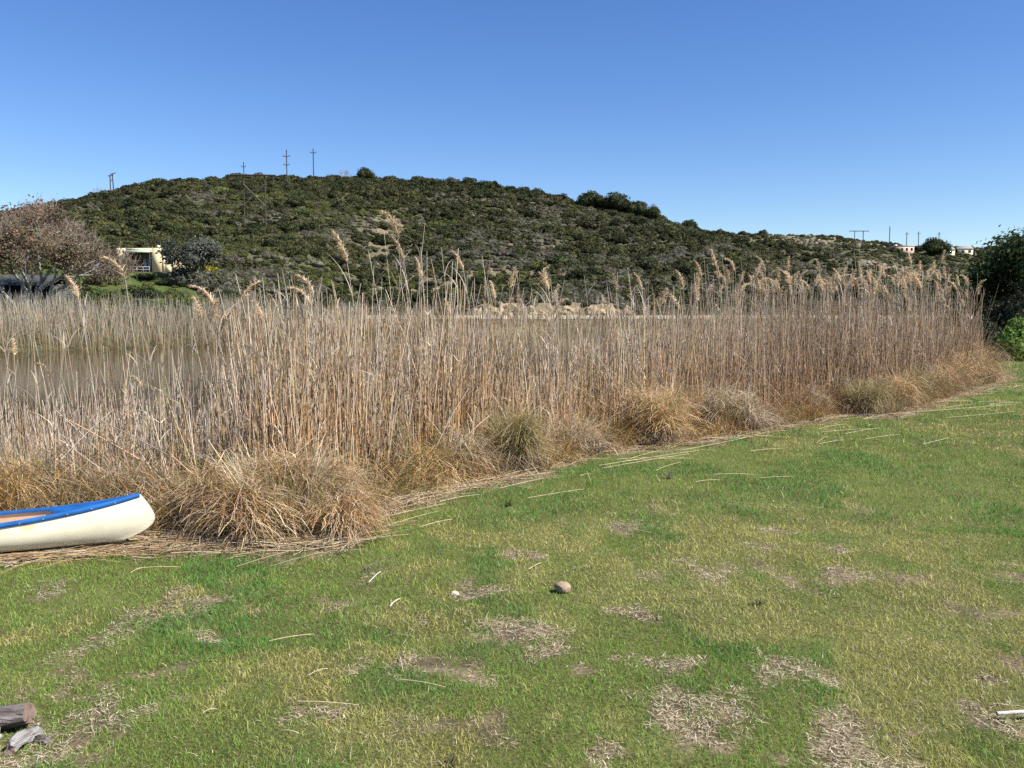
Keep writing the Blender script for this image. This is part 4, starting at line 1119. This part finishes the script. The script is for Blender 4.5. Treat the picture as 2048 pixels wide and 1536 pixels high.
def tree(name, loc, trunks, H, r0, depth, spreadf, leafn, leafs, cols, wts, label, cat, col=(.2, .17, .14), leafr=.5, up=.1, squash=1.0, twigs=0, twigcol=(.33, .27, .22), grp=None, mat='leaf'):
    global rng
    old = rng; rng = np.random.default_rng(zlib.crc32(label.encode()))
    root = empty(name, loc); tag(root, label, cat, grp)
    tb = MB(); tips = []
    for k in range(trunks):
        a = 2 * PI * k / max(trunks, 1) + rng.uniform(-.4, .4); ln = .12 if trunks == 1 else rng.uniform(.3, .6)
        d = np.array([math.cos(a) * math.sin(ln), math.sin(a) * math.sin(ln), math.cos(ln)])
        grow(tb, np.array([math.cos(a), math.sin(a), 0]) * r0 * (trunks > 1) * 1.3, d, H * .34, r0, depth, tips, spreadf, np.array(col), up)
    tb.V = [v * np.array([1, 1, squash]) for v in tb.V]
    tb.obj('trunk', M['twig'], root, True)
    tips = np.array(tips) * np.array([1, 1, squash])
    cen = tips.mean(0)
    if twigs:
        tw = MB(); k = rng.integers(0, len(tips), twigs); o_ = rng.normal(0, leafr * .6, (twigs, 3))
        p0 = tips[k] + o_ * .5
        dirs = (p0 - cen); az = np.arctan2(dirs[:, 1], dirs[:, 0]) + rng.normal(0, .9, twigs)
        th = rng.uniform(.2, 1.5, twigs)
        Q = spine(p0, az, th, th + rng.normal(0, .5, twigs), rng.uniform(.4, 1.0, twigs) * leafr * 1.3, 3, wob=.3)
        tubes(tw, Q, .014, np.array(twigcol), np.array(twigcol) * 1.1, S=3, tip=.5)
        tw.obj('twigs', M['twig'], root)
    k = rng.integers(0, len(tips), leafn)
    P = tips[k] + rng.normal(0, leafr * .5, (leafn, 3)) * np.array([1, 1, .7])
    clump = (1 + rng.normal(0, .15, len(tips)))[k][:, None]
    d = P - cen; d /= np.linalg.norm(d, axis=1)[:, None] + 1e-6; d[:, 2] += .4
    mb = MB(); leaves(mb, P, d, leafs * rng.uniform(.6, 1.3, leafn), np.clip(pick(cols, leafn, wts, .2) * clump, .005, .9), .5)
    mb.obj('crown', M[mat], root)
    rng = old
    return root
# russet tree beside the cottage
tree('russet_tree', (-45.4, 80, hz(-45.4, 80) - .1), 5, 10.6, .24, 4, .5, 24000, .14, [(.13, .078, .048), (.165, .105, .065), (.12, .10, .055), (.09, .10, .045), (.22, .075, .04)], [4, 3, 4, 3, .5], 'wide russet leaved tree with bare grey twigs left of the yellow house', 'tree', (.30, .27, .25), 1.2, .03, 1.0, twigs=3600)
# olive like bush right of the house
tree('olive_bush', (-40.2, 109.2, hz(-40.2, 109.2) - .2), 5, 6.6, .15, 3, .55, 8500, .19, [(.105, .115, .085), (.075, .085, .06), (.14, .145, .11)], None, 'round grey green olive bush covering the right end of the yellow house', 'bush', (.12, .1, .08), .75, .02, 1.0)
# trees at the right frame edge
tree('shore_tree', (25.6, 40.5, hz(25.6, 40.5) - .1), 4, 5.4, .2, 4, .55, 17000, .12, [(.075, .11, .03), (.055, .083, .024), (.11, .145, .04)], None, 'dark evergreen tree at the right frame edge behind the reeds', 'tree', (.1, .08, .06), .6, .03, .95)
tree('shore_tree', (28.2, 42.0, hz(26.8, 42) - .1), 4, 6.6, .22, 4, .55, 14000, .13, [(.075, .11, .03), (.055, .083, .024)], None, 'second dark evergreen tree, mostly outside the right frame edge', 'tree', (.1, .08, .06), .7, .03, .95)
def bush_obj(name, me, x, y, r, label, cat='bush', group=None, sz=1.0, z=None):
    o = link(bpy.data.objects.new(name, me)); o.location = (x, y, (hz(x, y) if z is None else z) - .08 * r); o.scale = (r, r, r * sz); o.rotation_euler = (0, 0, random.uniform(0, 6))
    return tag(o, label, cat, group)
fresh_hi = bush_mesh('leafy_bush', M['leaf'], [(.12, .19, .03), (.08, .14, .02), (.17, .24, .045)], n=3600, leaf=.052, lobes=11, squash=.85, seed=91, spread=.5)
dark_hi = bush_mesh('evergreen_bush', M['leaf'], DARK, n=3600, leaf=.055, lobes=11, squash=1.0, seed=92)
green_md = [bush_mesh('garden_bush', M['leaf'], p, n=1500, leaf=.085, lobes=10, squash=.8, seed=93 + k) for k, p in enumerate([[(.055, .085, .02), (.04, .065, .016), (.08, .11, .025)], [(.038, .055, .018), (.028, .042, .014)], [(.085, .12, .028), (.065, .1, .022)], [(.10, .10, .065), (.075, .08, .05)]])]
bush_obj('leafy_bush', fresh_hi, 18.0, 30.2, 1.1, 'bright green leafy bush on the lawn at the right frame edge', sz=1.6)
bush_obj('leafy_bush', fresh_hi, 19.4, 31.2, 1.1, 'second bright green bush cut by the right frame edge', sz=1.15)
for k, (x, y, r, lb) in enumerate([(21.8, 38, 1.6, 'dark low bush under the evergreen tree behind the reed bed end'), (20.4, 37, 1.1, 'small dark bush just left of the evergreen tree foot'), (24.0, 36, 1.9, 'dark bush behind the bright green bush at the right frame edge'), (22.6, 37.2, 2.0, 'dark bush at the foot of the evergreen tree beside the reed bed end')]):
    bush_obj('evergreen_bush', dark_hi, x, y, r, lb, sz=1.2)
# garden bushes on the left bank
GB = [(-36.2, 84, 2.3, 1, 'dark bush right of the russet tree foot', 1.0), (-33.5, 88, 2.0, 0, 'green bush below the yellow house veranda', .9), (-37.5, 96, 1.8, 0, 'green bush on the bank between russet tree and yellow house', .8), (-46.5, 108.2, 1.7, 1, 'dark shrub at the left foot of the yellow house veranda', .45), (-43.5, 107.6, 1.6, 1, 'dark shrub at the right foot of the yellow house veranda', .45), (-28.5, 86, 1.9, 1, 'dark round bush below the olive bush', 1.0), (-25.5, 83, 1.7, 1, 'dark bush right of centre among the left bank bushes', 1.0), (-30.5, 80, 1.5, 0, 'low green bush at the water end of the left bank', .8), (-40.5, 74, 1.6, 2, 'bright green shrub in front of the russet tree trunks', .7), (-37.8, 75, 1.8, 2, 'bright green shrub right of the russet tree trunks', .7), (-34.5, 76.5, 1.8, 2, 'bright green grassy shrub on the sunny bank', .6), (-44.5, 72, 1.5, 1, 'dark shrub in front of the dark cottage', .6), (-22.5, 90, 1.8, 3, 'grey shrub by the left end of the gravel road', .8), (-19.5, 96, 1.6, 1, 'dark bush left of the gravel road end', .9), (-35.0, 106, 2.0, 1, 'dark bush right of the olive bush', 1.1), (-31.5, 104, 2.2, 1, 'large dark bush far right of the yellow house', 1.1), (-27.5, 99, 2.0, 0, 'green bush below the large dark bush', .9)]
GB += [(-41.4, 108.0, 2.3, 3, 'grey green shrub at the foot of the olive bush', 1.1), (-39.0, 107.6, 2.2, 3, 'grey green shrub right of the olive bush foot', 1.1), (-44.8, 101, 1.6, 0, 'green shrub on the bank straight below the yellow house', .7), (-41.8, 98, 1.8, 1, 'dark shrub on the bank below the olive bush', .8), (-47.5, 97, 1.7, 0, 'green shrub on the bank behind the russet tree edge', .8), (-50.5, 104, 1.6, 1, 'dark shrub left below the yellow house', .8), (-39.0, 90, 1.7, 2, 'yellowish green shrub on the lower sunny bank', .7)]
for x, y, r, k, lb, sz in GB:
    bush_obj('garden_bush', green_md[k], x, y, r, lb, sz=sz)
yel = bush_mesh('flowering_bush', M['leaf'], [(.4, .33, .02), (.07, .09, .02), (.3, .27, .03)], [2, 2, 2], n=700, leaf=.1, lobes=7, squash=.8, seed=120)
bush_obj('flowering_bush', yel, -45.0, 127.5, 2.0, 'yellow flowering bush above the olive bush behind the house', sz=.9)
# prominent bushes of the skyline and slope
def skytree(x, y, w_, h_, pal, label, n=1700, seed=0, grp=None):
    root = empty('skyline_tree', (x, y, hz(x, y) - .2)); tag(root, label, 'tree', grp)
    me = bush_mesh('crown', M['scrub'], pal, n=n, leaf=.065, lobes=13, squash=.8, seed=seed, spread=.6)
    c = link(bpy.data.objects.new('crown', me), root); c.scale = (w_ / 2, w_ / 2, h_ * .85); c.location = (0, 0, h_ * .18)
    tb = MB(); tubes(tb, spine(np.zeros((3, 3)), np.array([0, 2.1, 4.2]), np.full(3, .15), np.full(3, .4), np.full(3, h_ * .6), 3), .18, (.1, .08, .06), (.1, .08, .06), S=5); tb.obj('trunk', M['twig'], root)
skytree(25.0, 268, 10.5, 6.2, DARK, 'left part of the large dark tree clump on the skyline right of centre', seed=201)
skytree(31.8, 266, 11.5, 6.6, DARK, 'biggest dark dome in the tree clump on the skyline right of centre', seed=202)
skytree(38.4, 264, 8.0, 5.8, DARK, 'right dark dome in the skyline tree clump', seed=203)
skytree(43.2, 263, 5.2, 4.8, DARK, 'small detached dark tree at the right end of the skyline clump', seed=204)
skytree(-47.5, 281, 7.0, 5.0, DARK, 'dark round tree on the highest point of the ridge', seed=205)
skytree(54.0, 262, 5.5, 4.0, DARK, 'low dark tree where the near ridge drops to the far ridge', seed=206)
skytree(-20, 280, 7, 3.2, BROWN, 'brownish round shrub on the ridge right of the highest point', seed=207)
skytree(-9, 279, 7, 3.2, DARK, 'dark round shrub on the ridge above the middle of the reed bed', seed=208)
skytree(222.4, 452, 17, 9.5, DARK, 'broad dark tree on the far ridge beside the pink house', seed=209, n=2200)
skytree(238, 462, 9, 4.5, DARK, 'smaller dark tree between the two far gabled houses', seed=210)
skytree(-27.5, 278, 5.5, 3.0, OLIVE, 'olive dome shrub on the ridge beside the brownish shrub', seed=211)
tree('bare_shrub', (-55.2, 284, hz(-55.2, 284)), 5, 3.6, .07, 3, .5, 60, .08, [(.2, .17, .14)], None, 'leafless grey shrub on the skyline left of the highest tree', 'shrub', (.3, .27, .24), .4, .02, .9, twigs=350, twigcol=(.34, .3, .27))
tree('bare_shrub', (-122.5, 256, hz(-122.5, 256)), 4, 3.6, .07, 3, .45, 40, .08, [(.2, .17, .14)], None, 'leafless shrub on the skyline beside the twin power pole', 'shrub', (.2, .18, .16), .4, .05, .9, twigs=120, twigcol=(.25, .22, .2))
kk = 0
for k in range(400):
    if kk >= 70: break
    x = random.uniform(-150, 75); y = random.uniform(135, 268)
    if abs(x) > .6 * y or not free_spot(np.array([x]), np.array([y]))[0]: continue
    sp = random.choice([0, 1, 2, 3, 4, 5, 6, 7, 10])
    me = KINDS[sp]; r = random.uniform(2.2, 3.8) * (1 if sp < 6 else .6)
    ty = 'broad olive dome bush' if sp < 4 else 'dark green dome bush' if sp < 6 else 'grey green bush' if sp < 10 else 'brownish bush'
    lb = ty + (' high' if y > 225 else ' low' if y < 170 else ' midway') + ' on slope behind ' + {'the ridge\'s tall poles': 'the reeds left of centre', 'the highest part of the ridge': 'the middle reeds', 'the skyline tree clump': 'reeds right of the cutting', 'the dip between the two ridges': 'the dense right reeds', 'the far bare ridge': 'the dense right reeds'}.get(backdrop(x, y), backdrop(x, y))
    bush_obj('hillside_bush', me, x, y, r, lb, 'bush', lb.replace('bush', 'bushes'), random.uniform(.7, .95)); kk += 1

# ------------------------------------------------------------------ buildings
M['yellow'] = solid('yellow_plaster', (.70, .57, .33), .9, (1.5, .9, 1.08), .1, 20)
M['cream'] = solid('cream_plaster', (.75, .68, .45), .9, (1.5, .9, 1.08), .1, 20)
M['fascia'] = solid('green_white_fascia', (.42, .50, .44), .7, (3, .9, 1.1))
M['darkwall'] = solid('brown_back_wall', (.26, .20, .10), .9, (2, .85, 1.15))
M['curtain'] = solid('pale_curtain', (.62, .66, .70), .8, (9, .75, 1.1), 0, 8, stretch=(6, 1, .3))
M['frame'] = solid('dark_frame', (.05, .05, .05), .5, None)
M['railing'] = solid('grey_railing', (.55, .55, .52), .6, None)
M['white'] = solid('white_paint', (.78, .78, .76), .7, (4, .9, 1.05))
M['shadecot'] = solid('shade_toned_walls', (.06, .065, .06), .9, (3, .7, 1.3), .2, 10)  # shade under the russet tree put into the wall and roof colour
M['roofgrey'] = solid('grey_roof', (.25, .23, .21), .9, (3, .8, 1.2))
M['pink'] = solid('pink_plaster', (.58, .44, .33), .9, (.6, .9, 1.1))
m, nt, b = nodes_of('window_glass'); b.inputs['Base Color'].default_value = (.03, .035, .04, 1); b.inputs['Roughness'].default_value = .08; M['glass'] = m
def part(root, name, mat, boxes, parent=None):
    mb = MB()
    for c, d in boxes: boxmesh(mb, c, d)
    return mb.obj(name, mat, parent or root)
# yellow house: facade at local y=0 facing the camera, veranda recess open to the front
h = empty('house', (-49.1, 115, 7.0)); tag(h, 'flat roofed yellow house with shaded veranda on the left slope', 'house')
part(h, 'wall', M['yellow'], [((-3.3, 0.125, 1.55), (1.2, .25, 3.5)), ((1.45, 0.125, 1.55), (1.3, .25, 3.5)), ((3.0, .125, 2.85), (1.8, .25, .9)), ((3.0, .125, .5), (.9, .25, 1.2)) , ((3.65, .125, 1.1), (.5, .25, 2.6)), ((2.35, .125, 1.1), (.5, .25, 2.6)), ((-.95, .125, 3.12), (3.5, .25, .36)), ((-3.78, 3.0, 1.55), (.24, 5.5, 3.5)), ((3.78, 3.0, 1.55), (.24, 5.5, 3.5)), ((0, 5.87, 1.55), (7.8, .24, 3.5))])
part(h, 'veranda_wall', M['darkwall'], [((-2.05, 2.1, 1.45), (1.3, .2, 2.9)), ((.35, 2.1, 1.45), (.9, .2, 2.9)), ((-.75, 2.1, 2.55), (1.3, .2, .7)), ((-2.6, 1.15, 1.45), (.16, 1.8, 2.9)), ((.72, 1.15, 1.45), (.16, 1.8, 2.9))])
part(h, 'roof', M['roofgrey'], [((0, 3.0, 3.2), (7.3, 5.4, .1))])
part(h, 'floor_slab', M['cream'], [((-.95, .9, -.12), (3.7, 2.6, .2))])
part(h, 'awning', M['fascia'], [((-.95, -.35, 2.82), (3.7, .9, .16)), ((-.95, -.78, 2.78), (3.7, .05, .3))])
for px_ in (-2.72, .82): part(h, 'post', M['frame'], [((px_, -.7, 1.33), (.08, .08, 2.7))])
rl = part(h, 'railing', M['railing'], [((-.95, -.72, .78), (3.5, .05, .05)), ((-.95, -.72, .42), (3.5, .035, .035))])
for k in range(5): part(h, 'baluster', M['railing'], [((-2.6 + k * .83, -.72, .36), (.04, .04, .74))], rl)
d = part(h, 'sliding_door', M['frame'], [((-.75, 2.02, 2.16), (1.3, .08, .08)), ((-1.36, 2.02, 1.1), (.08, .08, 2.1)), ((-.14, 2.02, 1.1), (.08, .08, 2.1)), ((-.75, 2.02, 1.1), (.06, .08, 2.1))])
part(h, 'curtain', M['curtain'], [((-1.05, 2.14, 1.1), (.52, .04, 2.05)), ((-.45, 2.14, 1.1), (.52, .04, 2.05))], d)
wn_ = part(h, 'window', M['frame'], [((3.0, .1, 2.36), (.82, .1, .07)), ((3.0, .1, 1.14), (.82, .1, .07)), ((3.0, .1, 1.75), (.05, .1, 1.2))])
part(h, 'curtain', M['curtain'], [((3.0, .2, 1.75), (.8, .04, 1.16))], wn_)
part(h, 'antenna_box', M['white'], [((1.6, .4, 3.55), (.35, .3, .28))])
# dark cottage in the russet tree's shade
c = empty('cottage', (-50.4, 86.5, hz(-50.4, 84.5))); tag(c, 'dark shaded cottage with white railing under the russet tree', 'cottage')
part(c, 'wall', M['shadecot'], [((0, 2.6, 1.25), (7.6, 4.0, 2.7))])
rf = MB(); rf.add([(-4.2, -.6, 2.5), (4.2, -.6, 2.5), (4.2, 2.6, 3.6), (-4.2, 2.6, 3.6), (4.2, 5, 2.5), (-4.2, 5, 2.5), (-4.2, -.6, 2.4), (4.2, -.6, 2.4)], [(0, 1, 2, 3), (3, 2, 4, 5), (6, 7, 1, 0)]); rf.obj('roof', M['shadecot'], c)
rl = part(c, 'railing', M['white'], [((-1.4, -.3, .95), (1.6, .06, .06)), ((-1.4, -.3, .2), (1.6, .06, .06))])
for k in range(7): part(c, 'baluster', M['white'], [((-2.1 + k * .23, -.3, .57), (.06, .05, .75))], rl)
for px_ in (-.2, 1.3, 2.5): part(c, 'post', M['white'], [((px_, -.35, 1.1), (.12, .12, 2.6))])
part(c, 'window', M['glass'], [((1.9, .56, 1.4), (1.0, .06, 1.0))])
c = empty('cream_wall_house', (-53.3, 82, hz(-50, 82) - .3)); tag(c, 'cream house corner cut by the left frame edge', 'house')
part(c, 'wall', M['cream'], [((0, 2, 1.4), (4.6, 4, 3.4))]); part(c, 'roof', M['roofgrey'], [((0, 2, 3.18), (5.0, 4.5, .16))])
o = part(None, 'garden_wall', M['white'], [((0, 0, .5), (1.3, .25, 1.0)), ((0, 0, 1.03), (1.5, .35, .07))]); o.location = (-54.6, 113.5, hz(-54.6, 113.5)); tag(o, 'low white garden wall left of the yellow house', 'wall')
# far ridge houses
def farhouse(x, y, w_, d_, hh, mat, label, gable=False, wins=3):
    c = empty('ridge_house', (x, y, hz(x, y) + .2)); tag(c, label, 'house')
    part(c, 'wall', mat, [((0, d_ / 2, hh / 2 - .6), (w_, d_, hh + 1.2))])
    if gable:
        rf = MB(); a = w_ / 2 + .3; rf.add([(-a, -.3, hh), (a, -.3, hh), (a, d_ / 2, hh + 1.6), (-a, d_ / 2, hh + 1.6), (a, d_ + .3, hh), (-a, d_ + .3, hh)], [(0, 1, 2, 3), (3, 2, 4, 5)], T=[(0, 3, 5), (1, 4, 2)]); rf.obj('roof', M['roofgrey'], c)
    else: part(c, 'roof', mat, [((0, d_ / 2, hh + .12), (w_ + .3, d_ + .3, .24))])
    for k in range(wins): part(c, 'window', M['glass'], [((-w_ / 2 + (k + .5) * w_ / wins, -.02, hh * .55), (w_ / wins * .4, .1, hh * .4))])
    return c
ph = farhouse(205.4, 449, 10, 8, 3.6, M['pink'], 'pink flat roofed house on the far ridge', wins=4)
part(ph, 'roof_tank', M['white'], [((-3.6, 3, 4.1), (1.4, 1.4, .8))])
farhouse(230.8, 452, 5, 6, 3.2, M['cream'], 'small cream gabled house right of the broad dark tree on the far ridge', True, 1)
farhouse(241.5, 456, 7, 6, 3.2, M['cream'], 'cream house farthest right on the far ridge', True, 2)

# ------------------------------------------------------------------ power poles
M['pole'] = solid('creosote_pole', (.07, .055, .045), .9, (3, .7, 1.3))
M['brace'] = solid('sunlit_timber', (.11, .09, .065), .9, (3, .7, 1.3))  # lighter than the posts: sunlight on the braces put into the colour
def rods(name, mat, segs, root, r):
    mb = MB()
    for a, b_ in segs: tubes(mb, np.array([[a, b_]], float), r, (1, 1, 1), (1, 1, 1), S=8, tip=.95)
    return mb.obj(name, mat, root, True)
def pole(x, y, top, arms, label, r=.16, grp='power poles on the hill'):
    z = hz(x, y); root = empty('power_pole', (x, y, z - .5)); tag(root, label, 'pole', grp); H = top - z + .5
    rods('post', M['pole'], [((0, 0, 0), (0, 0, H))], root, r)
    for (dz, wd, tilt) in arms:
        a = rods('crossarm', M['pole'], [((-wd / 2, -.15, H - dz - tilt), (wd / 2, -.15, H - dz + tilt))], root, .1)
        for q in (-.45, 0, .45): rods('insulator', M['pole'], [((q * wd, -.15, H - dz + q * tilt * 2), (q * wd, -.15, H - dz + .45 + q * tilt * 2))], a, .09)
    return root
pole(-70.3, 270, 52.2, [(2.0, 2.2, 0), (4.6, 1.8, 0)], 'tall power pole with two crossarms on the ridge skyline', .17)
pole(-63.1, 275, 53.5, [(1.3, 1.9, 0)], 'tall power pole with one crossarm, rightmost on the near ridge', .16)
pole(-91.5, 295, 52.8, [(1.6, 1.4, 0)], 'small distant power pole behind the ridge left of the braced frame', .15)
tp = empty('twin_pole', (-118.2, 255, hz(-118.2, 255) - .3)); tag(tp, 'twin power pole with stepped crossarms on the left skyline', 'pole', 'power poles on the hill')
Ht = 42.6 - hz(-118.2, 255) + .3
rods('post', M['pole'], [((-.4, 0, 0), (-.4, 0, Ht - .6))], tp, .17); rods('post', M['pole'], [((.6, 0, 0), (.3, 0, Ht))], tp, .17)
rods('crossarm', M['pole'], [((-.9, -.2, Ht - .8), (.6, -.2, Ht - .5))], tp, .12); rods('crossarm', M['pole'], [((-.2, -.2, Ht - .3), (1.4, -.2, Ht + .1))], tp, .12); rods('crossarm', M['pole'], [((-.4, 0, Ht - 2.6), (.45, 0, Ht - 1.4))], tp, .08)
Hx, Hy = -56.7, 190.0
zb = hz(Hx, Hy); hf = empty('braced_power_frame', (Hx, Hy, zb - .5)); tag(hf, 'dark timber power frame with two posts and cross bracing on the hillside', 'pole')
Ht = 31.7 - zb + .5
for sx in (-2.35, 2.35): rods('post', M['pole'], [((sx, 0, 0), (sx, 0, Ht))], hf, .15)
ca = rods('crossarm', M['pole'], [((-4.9, -.2, Ht + .12), (4.7, -.2, Ht))], hf, .17)
for sx in (-4.4, 0, 4.4): rods('insulator', M['pole'], [((sx, -.2, Ht), (sx, -.2, Ht - .7))], ca, .09)
rods('brace', M['brace'], [((-2.35, -.16, Ht - 1.9), (2.35, -.16, Ht - 6.6))], hf, .14); rods('brace', M['brace'], [((2.35, -.32, Ht - 1.9), (-2.35, -.32, Ht - 6.6))], hf, .14)
pole(-33.3, 197, 22.2, [], 'thin bare post standing in the scrub below the ridge centre', .09, None)
pole(206.5, 470, 48.6, [], 'tall bare mast behind the pink house on the far ridge', .22, None)
pole(220.5, 480, 46.5, [(1.2, 2, 0)], 'far power pole just left of the broad dark tree', .2, None)
pole(229.5, 485, 47.2, [(1.2, 2, 0)], 'far power pole rising behind the broad dark tree', .2, None)
pole(241.0, 485, 47.0, [(1.2, 2, 0)], 'far power pole right of the broad dark tree', .2, None)
fh = empty('twin_power_frame', (177.6, 440, hz(177.6, 440) - .5)); tag(fh, 'small double post power frame on the far ridge slope', 'pole')
Ht = 43.2 - hz(177.6, 440) + .5
for sx in (-2.2, 2.2): rods('post', M['pole'], [((sx, 0, 0), (sx, 0, Ht))], fh, .2)
rods('crossarm', M['pole'], [((-5, -.2, Ht), (5, -.2, Ht))], fh, .2)
